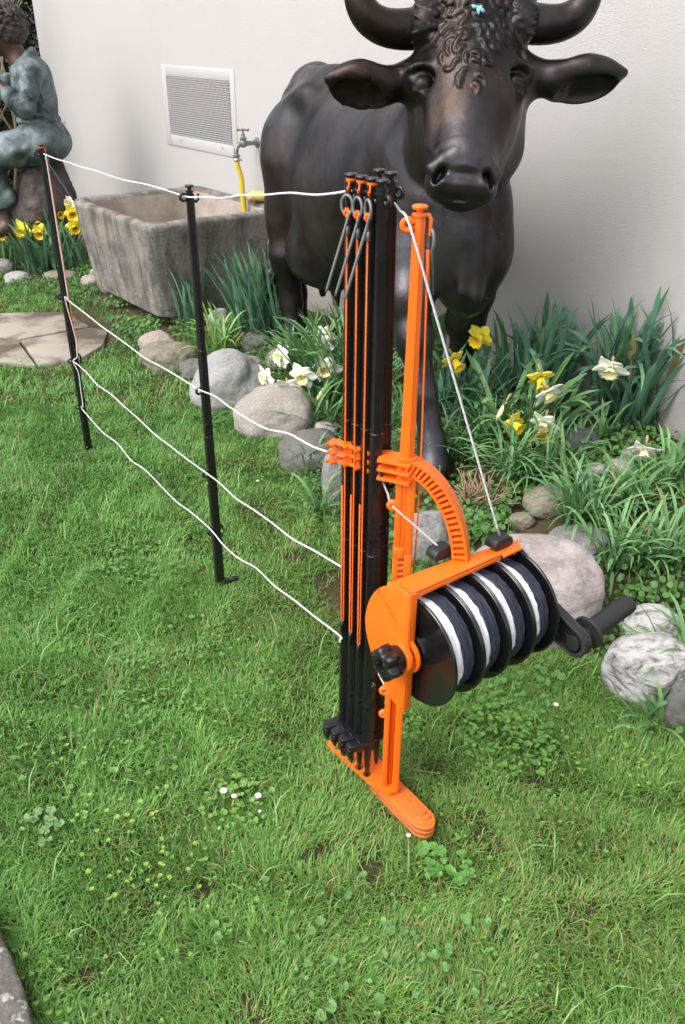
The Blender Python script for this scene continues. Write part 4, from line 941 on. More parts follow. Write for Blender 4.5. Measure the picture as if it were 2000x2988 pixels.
stone_mat('st_beige', (.36, .32, .285), (.45, .41, .37), (.24, .21, .19), 28, amt=.5)
stone_mat('st_granite', (.24, .235, .23), (.37, .365, .36), (.07, .07, .07), 26, amt=.8)
stone_mat('st_dark', (.12, .115, .11), (.21, .205, .19), (.06, .06, .055), 24, amt=.7)
stone_mat('st_slate', (.045, .05, .06), (.085, .09, .10), (.03, .03, .035), 20)
stone_mat('st_pink', (.40, .30, .265), (.50, .43, .38), (.24, .17, .15), 20, amt=.5)
stone_mat('st_rose', (.36, .305, .295), (.50, .44, .42), (.15, .125, .125), 12, True, .55)
stone_mat('st_marble', (.50, .485, .465), (.64, .62, .60), (.075, .075, .078), 12, True, .9)
stone_mat('st_moss', (.23, .20, .15), (.32, .28, .21), (.12, .13, .05), 16, amt=.8)
ico = bpy.data.meshes.new('ico'); import bmesh
bm = bmesh.new(); bmesh.ops.create_icosphere(bm, subdivisions=5, radius=1); IV = np.array([v.co[:] for v in bm.verts]); IF = np.array([[v.index for v in f.verts] for f in bm.faces]); bm.free(); bpy.data.meshes.remove(ico)
STONES = []
def boulder(px, py, hw_, hh_, mk, label, seed, depth=.8, rot=0.0, pw=2.3, sink=.25, cat='boulder', name='boulder', group='stones edging the flower bed', zoff=0):
    g0 = ground(px, py+hh_*.55); s_ = mpp(g0); rx = hw_*s_; rz = hh_*s_*1.12; ry = rx*depth
    v = IV.copy(); n = np.abs(v)**pw; v /= (n.sum(1)**(1/pw))[:, None]
    d = 1+.15*fbm(v[:, 0]+seed*3.1, v[:, 1]-seed, v[:, 2]+seed*.7, 1.15, 3)+.012*fbm(v[:, 0]+seed, v[:, 1], v[:, 2], 7, 3); v *= d[:, None]
    v *= np.array([rx, ry, rz]); ca, sa = math.cos(rot), math.sin(rot); v = np.stack([v[:, 0]*ca-v[:, 1]*sa, v[:, 0]*sa+v[:, 1]*ca, v[:, 2]], 1)
    c = Vector((g0.x, g0.y+ry*.45, g0.z+rz*(1-sink)-.01+zoff)); fc = at_y(px, py, c.y); c.z = max(min(fc.z, c.z+.05), g0.z-rz*.3); c.x = fc.x
    o = obj(name, v, IF, M[mk].m, None, world=False, origin=tuple(c)); tag(o, label, cat, group); STONES.append((c.x, c.y, rx*.93, ry*.93, rot)); return o
BS = [
 (463, 1008, 54, 36, 'st_pink', 'cream and pink lichen-flecked boulder at the left end of the row, before the trough', .8, 0, 2.3),
 (497, 1048, 78, 42, 'st_moss', 'mottled brown-grey flat boulder in front of the cream one by the trough', .8, 0, 2.4),
 (575, 1082, 52, 32, 'st_dark', 'dark grey flat stone half behind the middle black post', .8, 0, 2.3),
 (672, 1125, 108, 84, 'st_light', 'big smooth pale grey boulder right of the middle black post', .8, .3, 2.1),
 (728, 1068, 46, 28, 'st_pink', 'small pinkish stone behind the pale grey boulder', .8, 0, 2.2),
 (748, 1003, 42, 28, 'st_dark', 'dark mottled stone at the foot of the tall leaves near the hind leg', .8, 0, 2.3),
 (733, 978, 16, 10, 'st_light', 'tiny white stone above the dark mottled stone', .8, 0, 2.1),
 (640, 950, 34, 46, 'st_granite', 'upright pale stone hidden in leaves before the trough', .6, 0, 2.3),
 (812, 1052, 34, 28, 'st_pink', 'brownish stone left of the narrow white daffodil', .8, 0, 2.3),
 (805, 1212, 122, 78, 'st_beige', 'big smooth beige boulder under the white daffodils', .75, -.15, 2.2),
 (905, 1322, 94, 58, 'st_dark', 'dark speckled boulder left of the bundle of black posts', .8, .1, 2.4),
 (985, 1410, 42, 92, 'st_granite', 'tall granite stone partly hidden behind the orange cords', .9, 0, 2.5),
 (880, 1272, 24, 13, 'st_pink', 'small pinkish pebble between the beige and the dark boulder', .8, 0, 2.2),
 (955, 1250, 36, 16, 'st_rose', 'low reddish stone behind the bundle of posts', .8, 0, 2.3),
 (1245, 1580, 78, 92, 'st_granite', 'speckled grey granite boulder behind the orange arm of the stand', .8, 0, 2.3),
 (1552, 1745, 208, 172, 'st_rose', 'largest boulder, pinkish grey with fine streaks, right behind the reel', .72, -.25, 2.3),
 (1893, 1962, 134, 118, 'st_marble', 'round white and dark marbled boulder below the crank', .85, 0, 2.2),
 (1905, 1830, 92, 52, 'st_marble', 'flatter marbled boulder behind the round marbled one', .8, .1, 2.3),
 (1608, 1470, 72, 44, 'st_moss', 'brown mossy stone among the grassy leaves above the largest boulder', .8, .2, 2.4),
 (1690, 1590, 84, 44, 'st_granite', 'grey flat stone under the arching grassy leaves on the right', .8, 0, 2.3),
 (1733, 1386, 38, 30, 'st_rose', 'small round striped pinkish white stone', .8, .4, 2.1),
 (1808, 1372, 50, 30, 'st_pink', 'pink stone right of the small striped stone', .8, 0, 2.3),
 (1860, 1338, 48, 36, 'st_granite', 'grey granite stone under the drooping white daffodil at the right', .8, 0, 2.3),
 (1690, 1300, 62, 48, 'st_slate', 'dark slate stone behind the clover near the wall', .8, .2, 2.4),
 (1522, 1520, 38, 22, 'st_moss', 'small tan stone just above the largest boulder', .8, 0, 2.3),
 (1830, 1460, 50, 34, 'st_dark', 'dull grey stone buried in grassy leaves at the right', .8, 0, 2.3),
 (1990, 2070, 52, 90, 'st_dark', 'dark stone cut by the right edge of the photo', .8, 0, 2.3),
 (1590, 1205, 34, 18, 'st_rose', 'stone half hidden by tall leaves under the two white daffodils', .8, 0, 2.2),
 (54, 812, 38, 18, 'st_light', 'pale flat stone under the yellow daffodils at the far left', .7, 0, 2.3),
 (12, 778, 30, 20, 'st_granite', 'speckled stone at the left edge under the daffodils', .8, 0, 2.3),
 (180, 806, 48, 15, 'st_moss', 'brown flat stone below the daffodil leaves left of the trough', .7, 0, 2.3),
 (266, 825, 28, 20, 'st_pink', 'pinkish white stone at the lower left corner of the trough', .8, 0, 2.3),
 (276, 800, 14, 14, 'st_light', 'little pale stone leaning on the trough corner', .8, 0, 2.3),
 (318, 845, 24, 14, 'st_dark', 'dark stone under the trough edge', .8, 0, 2.3)]
for i, (px, py, a_, b_, mk, lab, dp, ro, pw) in enumerate(BS): boulder(px, py, a_, b_, mk, lab, i*1.7+.3, dp, ro, pw)
# ================================================================ leaves and blades
def leaf_mat(key, tint=(1, 1, 1), rough=.45, trans=.25):
    m = mat(key, rough=rough, spec=.35); a = m.attr()
    c = m.mix(1.0, a, tint, 'MULTIPLY'); m.col(c)
    tr = m.n('ShaderNodeBsdfTranslucent'); m.t.links.new(c, tr.inputs['Color']); mx = m.n('ShaderNodeMixShader'); mx.inputs[0].default_value = trans
    out = m.t.nodes['Material Output']; m.t.links.new(m.b.outputs[0], mx.inputs[1]); m.t.links.new(tr.outputs[0], mx.inputs[2]); m.t.links.new(mx.outputs[0], out.inputs['Surface']); return m
leaf_mat('blade', rough=.5, trans=.3); leaf_mat('strap_leaf', rough=.42, trans=.15); leaf_mat('soft_leaf', rough=.5, trans=.2)
def blades(pos, h, wd, az, bend, col, tipdark=1.0):
    """pos (n,3); every blade: base pair, mid pair, tip; bends over along az"""
    n = len(pos); dx, dy = np.cos(az), np.sin(az); px, py = -dy, dx; out = np.zeros((n, 5, 3), dtype=np.float32)
    l1 = h*.55; a1 = bend*.45; a2 = bend*1.15
    m1 = np.stack([dx*np.sin(a1)*l1, dy*np.sin(a1)*l1, np.cos(a1)*l1], 1); l2 = h*.5
    tp = m1+np.stack([dx*np.sin(a2)*l2, dy*np.sin(a2)*l2, np.cos(a2)*l2], 1); s = np.stack([px, py, np.zeros(n)], 1)
    w2 = (wd*.5)[:, None]
    out[:, 0] = pos-s*w2; out[:, 1] = pos+s*w2; out[:, 2] = pos+m1+s*w2*.85; out[:, 3] = pos+m1-s*w2*.85; out[:, 4] = pos+tp
    V = out.reshape(-1, 3); b = np.arange(n)[:, None]*5
    F = np.concatenate([b+np.array([[0, 1, 2]]), b+np.array([[0, 2, 3]]), b+np.array([[3, 2, 4]])], 0)
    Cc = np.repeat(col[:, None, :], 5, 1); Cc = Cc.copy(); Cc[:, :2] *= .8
    return V, F, Cc.reshape(-1, 3)
def strap(V, F, Cl, base, az, L, wd, lean, droop, col, rs, segs=7, twist=0.0, blunt=.7):
    """one strap leaf with a slight V fold, appended to the lists"""
    dx, dy = math.cos(az), math.sin(az); p = Vector(base); an = lean; n0 = len(V)
    for i in range(segs+1):
        t = i/segs; w_ = wd*.5*min(1, .55+2.5*t)*(1 if t < blunt else max(.10, 1-((t-blunt)/(1-blunt))**2.2)); tw_ = twist*t+.1
        sx_, sy_ = -dy*math.cos(tw_)+dx*math.sin(tw_)*.5, dx*math.cos(tw_)+dy*math.sin(tw_)*.5
        f = w_*.28; nv = Vector((dx*math.cos(an), dy*math.cos(an), -math.sin(an)))*-1
        V.append((p.x-sx_*w_, p.y-sy_*w_, p.z+math.sin(tw_)*w_*.4)); V.append((p.x+nv.x*-f, p.y+nv.y*-f, p.z+nv.z*-f*.2)); V.append((p.x+sx_*w_, p.y+sy_*w_, p.z-math.sin(tw_)*w_*.4))
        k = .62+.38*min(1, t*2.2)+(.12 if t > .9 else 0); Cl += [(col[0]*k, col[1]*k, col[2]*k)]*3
        if i < segs: F += [(n0+i*3, n0+i*3+1, n0+i*3+4, n0+i*3+3), (n0+i*3+1, n0+i*3+2, n0+i*3+5, n0+i*3+4)]
        d = L/segs; p = p+Vector((dx*math.sin(an), dy*math.sin(an), math.cos(an)))*d; an += droop*(t**1.5)*2.0/segs*2
        az += rs.uniform(-.03, .03); dx, dy = math.cos(az), math.sin(az)
BLUEG = (.115, .245, .145); DEEP = (.030, .090, .030); BRIGHT = (.18, .35, .085); MIDG = (.13, .27, .10)
def clump(name, label, cat, px, py, n, L, wd, col, lean=(.05, .45), droop=(.2, .9), rad=.05, pref=None, seed=0, group=None, dz=0, flowers=()):
    rs = random.Random(seed*31+7); g0 = ground(px, py); g0.z += dz-.005; t = thing(name, label, cat, g0, group); V, F, Cl = [], [], []
    for i in range(n):
        az = rs.uniform(0, 6.283)
        if pref is not None and rs.random() < .6: az = pref+rs.uniform(-.8, .8)
        r_ = rad*math.sqrt(rs.random()); a2 = rs.uniform(0, 6.283); k = rs.uniform(.72, 1.3); kk = rs.uniform(-.012, .012)
        c_ = (max(.01, col[0]*k+kk), col[1]*k, col[2]*k*rs.uniform(.8, 1.2))
        if rs.random() < .012: c_ = (.30, .23, .09)
        strap(V, F, Cl, (g0.x+r_*math.cos(a2), g0.y+r_*math.sin(a2)*.8, g0.z), az, L*rs.uniform(.62, 1.12), wd*rs.uniform(.7, 1.25), rs.uniform(*lean), (droop[0]+(droop[1]-droop[0])*rs.random()**(2.6 if wd > .01 else 1.2)), c_, rs, 9 if wd > .01 else 7, rs.uniform(-1.2, 1.2), .86 if wd > .01 else .7)
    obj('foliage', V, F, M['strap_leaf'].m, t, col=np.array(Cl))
    for fl in flowers: daffodil(t, g0, *fl)
    return t
m = mat('petal_white', rough=.6); m.col(m.mix(m.noise(40, 3), (.84, .84, .80), (.78, .79, .70))); m.b.inputs['Subsurface Weight'].default_value = .15; m.b.inputs['Subsurface Radius'].default_value = (.004, .004, .003)
m = mat('petal_yellow', rough=.6); m.col(m.mix(m.noise(30, 3), (.90, .76, .04), (.92, .82, .12))); m = mat('corona_yellow', rough=.6); m.col(m.mix(m.noise(60, 3), (.90, .60, .015), (.92, .74, .04)))
mat('corona_pale', (.88, .82, .42), rough=.6); mat('spathe', (.36, .24, .13), rough=.8); mat('stem_green', (.07, .16, .05), rough=.5)
def daffodil(t, g0, px, py, kind, face, size=.036, dy=0.0, bud=False):
    """flower head at a spot of the picture, at its plant's own distance, with stem"""
    size *= 1.38 if px < 1000 and g0.x > -1.2 else (1.3 if g0.x < -1.2 else 1.12); c = at_y(px, py, g0.y+dy-(.05 if px > 1300 else 0)); f = Vector(face).normalized(); up = Vector((0, 0, 1)); s = f.cross(up).normalized() if abs(f.z) < .95 else Vector((1, 0, 0)); u = s.cross(f).normalized()
    rs = random.Random(int(px*7+py)); back = c-f*.020; b = MB(); top = back-f*.012+Z*.004
    b.tube([g0+Vector((0, 0, .01)), g0.lerp(top, .5)+Vector((0, 0, .03)), top-f*.012-Z*.02, top-f*.008+Z*.002, top, back], [.0034, .003, .0026, .0024, .0024, .0034], 8); b.build('stem', M['stem_green'].m, t)
    b = MB(); b.tube([top-f*.010+Z*.004, top-f*.002+Z*.006, top+f*.012+Z*.007, top+f*.022+Z*.004], [.0022, .0050, .0034, .0010], 6); b.build('spathe', M['spathe'].m, t)
    if bud:
        b = MB(); b.tube([back, back+f*.012, back+f*.035, back+f*.055, back+f*.062], [.003, .0075, .0085, .005, .001], 10); b.build('bud', M['corona_pale'].m, t); return
    V, F = [], []
    for k in range(6):
        a0_ = k*math.pi/3+rs.uniform(-.12, .12); L = size*rs.uniform(.9, 1.08)*(1 if k % 2 else .94); cup = rs.uniform(-.55, .55); n0 = len(V); nu, nv = 7, 5
        for i in range(nu):
            ti = i/(nu-1); wl = size*.40*math.sin(math.pi*min(1, ti*.86+.13))**.8*(1 if ti < .97 else .25)
            for j in range(nv):
                sj = (j/(nv-1)-.5)*2; rad = .004+L*ti; off = (cup*ti*ti*.5*size)+.10*size*sj*sj*(1 if k % 2 else -.6)-(.006 if k % 2 else .004)+rs.uniform(-.0006, .0006)
                d1 = s*math.cos(a0_)+u*math.sin(a0_); d2 = -s*math.sin(a0_)+u*math.cos(a0_); V.append(c+d1*rad+d2*wl*sj+f*off)
        F += [(n0+i*nv+j, n0+i*nv+j+1, n0+(i+1)*nv+j+1, n0+(i+1)*nv+j) for i in range(nu-1) for j in range(nv-1)]
    fo = obj('flower', V, F, M['petal_yellow' if kind == 'y' else 'petal_white'].m, t); sd_ = fo.modifiers.new('thick', 'SOLIDIFY'); sd_.thickness = .0006
    V, F = [], []; n = 36; ln = size*(.85 if kind == 'y' else .38); kf = 1 if kind == 'y' else .78; prof = [(-.004, .20*kf), (.15, .27*kf), (.45, .29*kf), (.75, .33*kf), (.93, .43*kf), (1.0, .50*kf)]
    for (q, r_) in prof:
        for k in range(n):
            a = 2*math.pi*k/n; fr = 1+(.13*math.sin(a*9+1)+.05*math.sin(a*15))*max(0, q-.6)/.4; V.append(c+f*(q*ln)+(s*math.cos(a)+u*math.sin(a))*r_*size*fr*(1.15 if kind != 'y' else 1))
    F = [(i*n+k, i*n+(k+1) % n, (i+1)*n+(k+1) % n, (i+1)*n+k) for i in range(len(prof)-1) for k in range(n)]; F.append(tuple(range(n)))
    co_ = obj('corona', V, F, M['corona_yellow' if kind in ('y', 'wy') else 'corona_pale'].m, fo); sd_ = co_.modifiers.new('thick', 'SOLIDIFY'); sd_.thickness = .0005
# tall daffodil clumps
DG = 'daffodil plants'
clump('daffodil_plant', 'tall daffodil clump with five white flowers over the beige boulder, left of the bundle', 'daffodil', 985, 1150, 120, .34, .012, MIDG, (.1, .7), (.3, 1.3), .11, 3.3, 1, DG, flowers=(
 (940, 1012, 'w', (-.5, -1, -.25), .036), (952, 985, 'w', (.5, -.8, .2), .030, .02), (952, 1078, 'w', (-.25, -1, -.2), .040, -.06), (884, 1100, 'w', (-.2, -1, -.25), .037, -.10), (838, 1135, 'w', (.1, -1, -.5), .035, -.13), (775, 1103, 'w', (-.9, -.6, -.1), .032, -.08), (818, 1042, 'w', (-.8, -.7, .1), .034, -.02), (945, 1140, 'w', (-.6, -.5, -.7), .03, -.1, True)))
clump('daffodil_plant', 'daffodil clump with two yellow trumpet flowers right of the orange post, before the left foreleg', 'daffodil', 1345, 1215, 90, .255, .0165, BLUEG, (.05, .8), (.2, 1.3), .11, None, 2, DG, flowers=(
 (1402, 982, 'y', (-.7, -1, -.35), .040, .03), (1326, 1052, 'y', (.5, -.8, -.55), .037, -.04)))
clump('daffodil_plant', 'bluish green daffodil clump with no flowers standing against the wall', 'daffodil', 1545, 1180, 95, .36, .0185, BLUEG, (.02, .45), (.1, 1.8), .11, None, 3, DG)
clump('daffodil_plant', 'daffodil clump carrying two white flowers and yellow ones in the middle of the bed', 'daffodil', 1540, 1270, 75, .28, .0165, MIDG, (.1, 1.0), (.3, 1.5), .11, None, 4, DG, flowers=(
 (1578, 1105, 'y', (.15, -.8, -.75), .038, -.04), (1600, 1152, 'w', (.45, -.75, -.6), .042, -.10), (1588, 1238, 'w', (-.35, -.75, -.65), .042, -.12), (1600, 1272, 'y', (.1, -1, -.4), .036, -.10), (1502, 1236, 'y', (.6, -1, -.3), .034, -.08), (1470, 1190, 'w', (-.5, -.3, -.8), .03, -.05, True)))
clump('daffodil_plant', 'widest daffodil clump at the right against the wall, with one big white flower', 'daffodil', 1835, 1230, 130, .43, .0195, BLUEG, (.02, .55), (.1, 2.6), .12, None, 5, DG, flowers=((1782, 1080, 'w', (-.3, -.75, -.6), .048, -.14), (1882, 1318, 'w', (-.2, -.6, -.8), .042, -.36)))
clump('daffodil_plant', 'dense dark upright leaf clump before the trough right of the middle post', 'daffodil', 765, 985, 150, .36, .012, BLUEG, (.1, .45), (.05, .5), .10, 2.85, 6, DG)
clump('daffodil_plant', 'narrow upright leaf clump before the trough left of the middle post', 'daffodil', 560, 945, 42, .26, .012, BLUEG, (.02, .4), (.05, .4), .06, None, 7, DG)
clump('daffodil_plant', 'daffodil clump in bloom with yellow and white flowers left of the trough under the boy', 'daffodil', 165, 785, 190, .34, .013, BLUEG, (.05, .7), (.2, 1.0), .17, 2.6, 8, DG, flowers=(
 (92, 628, 'y', (-.1, -1, -.2), .040, .05), (112, 650, 'y', (.4, -1, -.3), .036, .0), (70, 668, 'y', (-.3, -1, -.3), .042, -.05), (118, 678, 'y', (.1, -1, -.3), .038, -.06), (170, 622, 'y', (.7, -.7, -.2), .034, .05), (213, 622, 'y', (.3, -1, -.2), .040, .0), (218, 662, 'y', (.5, -1, -.3), .038, -.04), (200, 592, 'w', (-.4, -.9, .2), .034, .08)))
clump('daffodil_plant', 'daffodil clump at the left edge with white flowers and one yellow', 'daffodil', 20, 775, 60, .26, .011, MIDG, (.05, .6), (.2, .9), .10, None, 9, DG, flowers=((8, 682, 'y', (.2, -1, -.2), .038, -.03), (30, 640, 'w', (-.2, -1, .1), .036, .03), (28, 662, 'w', (-.5, -.9, -.2), .034, 0)))
# arching grassy clumps
GG = 'arching grassy clumps in the bed'
GC = [(640, 1035, 80, .24, BRIGHT, 'bright yellow-green grassy clump over the boulders in front of the trough'), (1225, 1330, 60, .17, MIDG, 'grassy clump at the hoof of the right foreleg'), (1320, 1330, 80, .17, MIDG, 'grassy clump between the foreleg hoof and the dry stalks'),
 (1500, 1400, 130, .20, MIDG, 'full grassy clump in the centre of the bed above the mossy stone'), (1690, 1520, 120, .20, MIDG, 'grassy clump spilling over the grey flat stone'), (1840, 1480, 100, .155, MIDG, 'grassy clump below the pink stone on the right'),
 (1965, 1420, 90, .17, MIDG, 'grassy clump at the right edge below the wall corner'), (1800, 1640, 90, .18, MIDG, 'long-leaved clump right of the largest boulder'), (1940, 1640, 90, .18, MIDG, 'long-leaved clump at the right edge above the marbled stones'), (1990, 1960, 60, .18, MIDG, 'clump draping over the marbled boulder at the right edge'),
 (940, 1230, 50, .20, MIDG, 'grassy clump behind the bundle over the beige boulder'), (930, 1500, 22, .14, MIDG, 'sparse tuft at the foot of the granite stone left of the bundle'), (900, 1370, 22, .13, MIDG, 'little tuft in front of the dark speckled boulder'), (1170, 1240, 60, .20, MIDG, 'grassy clump glimpsed between black bundle and orange post'),
 (1650, 1330, 45, .16, MIDG, 'thin grassy tuft right of the slate stone'), (860, 1060, 70, .20, MIDG, 'low narrow-leaved clump behind the beige boulder'), (1090, 1150, 50, .22, MIDG, 'grassy clump behind the bundle near the foreleg'), (1900, 2110, 30, .12, MIDG, 'short tuft under the round marbled boulder'),
 (1620, 1400, 90, .18, MIDG, 'grassy clump directly behind the brown mossy stone'), (1420, 1290, 70, .18, MIDG, 'grassy clump below the two yellow trumpet flowers'), (1750, 1290, 40, .14, MIDG, 'thin tuft behind the slate stone by the wall')]
for i, (px, py, n, L, col, lab) in enumerate(GC): clump('grassy_plant', lab, 'plant', px, py, int(n*.8), L*1.08, .0082, col, (.15, 1.1), (.6, 2.0), .055 if n > 40 else .025, None, 40+i, GG, dz=.0 if n < 100 else .01)
# dry stalks
rs = random.Random(4); g0 = ground(1395, 1475); b = MB(); mat('dry_stalk', (.30, .20, .13), rough=.9)
for i in range(110):
    a = rs.uniform(0, 6.28); e = rs.uniform(.05, .12); l = rs.uniform(.2, 1.3); q = g0+Vector((rs.uniform(-.04, .04), rs.uniform(-.03, .03), 0)); d = Vector((math.cos(a)*math.sin(l), math.sin(a)*math.sin(l), math.cos(l)))
    b.tube([q, q+d*e*.6, q+d*e+Vector((0, 0, -.006))], [.0024, .002, .0014], 5)
for k, (px, py) in enumerate(((1490, 1300), (1470, 1290))):
    g1_ = ground(px, py)
o = b.build('dead_stalks', M['dry_stalk'].m, None, origin=tuple(g0)); tag(o, 'bundle of cut brown dead stalks between grassy clumps and clover', 'stalks')
# leafy weed by the foreleg
def roundleaf(V, F, Cl, p, r_, nrm, col, n=9, notch=.25, fold=.12):
    nrm = Vector(nrm).normalized(); s = nrm.cross(Vector((.3, .9, .2))).normalized(); u = nrm.cross(s); n0 = len(V); V.append(tuple(p)); Cl.append(tuple(c*.85 for c in col))
    for k in range(n):
        a = -math.pi+2*math.pi*(k+.5)/n; rr_ = r_*(1-notch*math.exp(-((abs(a)-math.pi)/.5)**2)); q = p+(s*math.cos(a)+u*math.sin(a))*rr_+nrm*(fold*r_*abs(math.sin(a))); V.append(tuple(q)); Cl.append(col)
    F += [(n0, n0+1+k, n0+1+(k+1) % n) for k in range(n)]
g0 = ground(1300, 1090); t = thing('leafy_weed', 'dark round-leaved weed by the wall between the cow forelegs', 'weed', g0); V, F, Cl = [], [], []; b = MB()
for (px, py, r_) in ((1262, 945, .034), (1292, 962, .036), (1276, 985, .03), (1300, 935, .028), (1250, 975, .028), (1285, 1005, .025)):
    q = at_y(px, py, g0.y); roundleaf(V, F, Cl, q, r_, (rs.uniform(-.3, .3), -.9, .8), (.05, .13, .035), 14, .35); b.tube([g0, g0.lerp(q, .6)+Vector((0, .02, .02)), q], .0016, 5)
obj('foliage', V, F, M['soft_leaf'].m, t, col=np.array(Cl)); b.build('stem', M['stem_green'].m, t)

# ================================================================ lawn
def qedge(y): return 1.36+.20*sstep(2.0, 2.8, y)+.05*np.sin(y*5)
slabpoly = [(at_z(px, py, 0).x, at_z(px, py, 0).y) for px, py in ((-120, 905), (60, 912), (215, 905), (335, 935), (350, 975), (320, 1012), (240, 1052), (150, 1072), (60, 1045), (-120, 1020))]
cornpoly = [(p.x, p.y) for p in [at_z(px, py, .03) for px, py in ((-60, 2600), (2, 2720), (32, 2790), (66, 2872), (98, 2990), (120, 3090), (-200, 3090), (-260, 2700))]]
def inpoly(x, y, P_):
    r = np.zeros(x.shape, dtype=bool); n = len(P_)
    for i in range(n):
        (x1, y1), (x2, y2) = P_[i], P_[(i+1) % n]; c = ((y1 > y) != (y2 > y)) & (x < (x2-x1)*(y-y1)/((y2-y1) if y2 != y1 else 1e-9)+x1); r ^= c
    return r
trp = [Vector((TB.x, TB.y, 0))+WU*u+WN*v for u, v in ((.03, .03), (tl-.03, .03), (tl-.03, tw), (.03, tw))]; trpoly = [(p.x, p.y) for p in trp]
bare = [(ground(px, py), r_) for px, py, r_ in ((960, 1690, .06), (985, 1750, .05), (860, 1620, .035), (905, 2500, .022), (935, 2480, .02), (1090, 2540, .03), (820, 2145, .02), (730, 2040, .014), (1285, 2470, .02), (570, 2600, .02), (600, 2590, .02), (745, 1870, .015), (1560, 2280, .02), (1270, 2240, .02), (250, 2850, .02))]
def stone_mask(x, y):
    k = np.zeros(x.shape, dtype=bool)
    for (cx, cy, rx, ry, ro) in STONES:
        dx, dy = x-cx, y-cy; a = dx*math.cos(ro)+dy*math.sin(ro); b_ = -dx*math.sin(ro)+dy*math.cos(ro); k |= (a/rx)**2+(b_/ry)**2 < .8
    return k
def scatter(x0, x1, y0, y1, dens_, fn):
    n = int((x1-x0)*(y1-y0)*dens_); x = rng.uniform(x0, x1, n); y = rng.uniform(y0, y1, n); k = fn(x, y); return x[k], y[k]
def lawn_ok(x, y):
    q = x*WN.x+y*WN.y; k = (q < qedge(y)+.03*fbm(x, y, 0, 12, 2)) & ~inpoly(x, y, slabpoly) & ~inpoly(x, y, cornpoly) & ~inpoly(x, y, trpoly)
    for g_, r_ in bare: k &= (np.hypot(x-g_.x, y-g_.y) > r_*(.7+.6*rng.random(x.shape))) | (rng.random(x.shape) < .12)
    k &= (fbm(x, y, 3, 16, 3) > -.75) | (rng.random(x.shape) < .5); return k & ~stone_mask(x, y) & (np.abs(x) < .42*y+.55)
Vs, Fs, Cs = [], [], []; nv = 0
def put(V, F, Cc):
    global nv
    Vs.append(V); Fs.append(F+nv); Cs.append(Cc); nv += len(V)
for (y0, y1, dn, hs_, ws_) in ((.35, 1.1, 98000, .88, .80), (1.1, 1.9, 72000, .92, .92), (1.9, 3.0, 42000, .95, 1.1), (3.0, 5.6, 11000, 1.05, 1.7)):
    x, y = scatter(-3, 1.7, y0, y1, dn, lawn_ok); n = len(x); z = gz(x, y)-.012
    pt = fbm(x, y, 9, 3.2, 3); pt2 = fbm(x, y, 5, 11, 2); h = hs_*(.021+.014*rng.random(n))*(1+.25*pt)+(rng.random(n) < .04)*.018
    az = rng.uniform(0, 2*np.pi, n); az = np.where(rng.random(n) < .55, 2.2*np.pi*vnoise(x, y, 7, 5)+rng.normal(0, .6, n), az)
    bend = np.abs(rng.normal(1.15, .36, n)).clip(.2, 1.7); wd = ws_*rng.uniform(.0014, .0030, n)
    tcol = rng.random(n)[:, None]; c_ = np.array((.114, .264, .042))*(1-tcol)+np.array((.240, .432, .108))*tcol; pp_ = ((pt+pt2*.6)*.5+.5).clip(0, 1)[:, None]
    c_ = c_*(.90+.20*pp_)*np.array((1.0, 1.0, 1.0)); c_[:, 0] *= 1-.16*sstep(.3, -.9, x); yl = rng.random(n) < .045+.13*np.clip(fbm(x, y, 77, 6, 3), 0, 1); c_[yl] = np.array((.40, .34, .17))*rng.uniform(.6, 1.15, (int(yl.sum()), 1)); yg = (rng.random(n) < .10) & (y < 2.2); c_[yg] *= np.array((1.5, 1.2, .9))
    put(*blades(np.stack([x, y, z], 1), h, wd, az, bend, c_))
# long loose blades here and there
n = 1800; x = rng.uniform(-2, 1.4, n); y = rng.uniform(.5, 4.6, n); k = lawn_ok(x, y); x, y = x[k], y[k]; n = len(x)
put(*blades(np.stack([x, y, gz(x, y)-.01], 1), rng.uniform(.05, .10, n), rng.uniform(.002, .0034, n), rng.uniform(0, 6.28, n), rng.uniform(.9, 1.5, n), np.array((.27, .44, .16))*rng.uniform(.7, 1.2, (n, 1))))
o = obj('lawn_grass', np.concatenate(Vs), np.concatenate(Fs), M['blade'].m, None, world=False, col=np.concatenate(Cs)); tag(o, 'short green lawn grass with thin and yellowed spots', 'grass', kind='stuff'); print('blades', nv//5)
# clover, daisy leaves and other small lawn weeds
V, F, Cl = [], [], []; rs = random.Random(9)
def sprig(x, y, r_, col, n=3, tilt=.5, hgt=.012):
    z = float(gz(x, y))+hgt*rs.uniform(.5, 1.2); a0_ = rs.uniform(0, 6.28)
    for k in range(n):
        a = a0_+k*6.283/n; p = Vector((x+math.cos(a)*r_*.85, y+math.sin(a)*r_*.85, z)); kk = rs.uniform(.75, 1.25)
        roundleaf(V, F, Cl, p, r_*rs.uniform(.8, 1.15), (math.cos(a)*tilt*-.4+rs.uniform(-.3, .3), math.sin(a)*tilt*-.4+rs.uniform(-.3, .3), 1), tuple(c*kk for c in col), 7, .1)
x, y = scatter(-2.4, 1.5, .45, 4.6, 1500, lambda x, y: lawn_ok(x, y) & (fbm(x, y, 21, 4.5, 3)+.25*rng.normal(size=x.shape) > .12))
for i in range(len(x)): sprig(x[i], y[i], rs.uniform(.0016, .0028), (.17, .33, .07), 3)
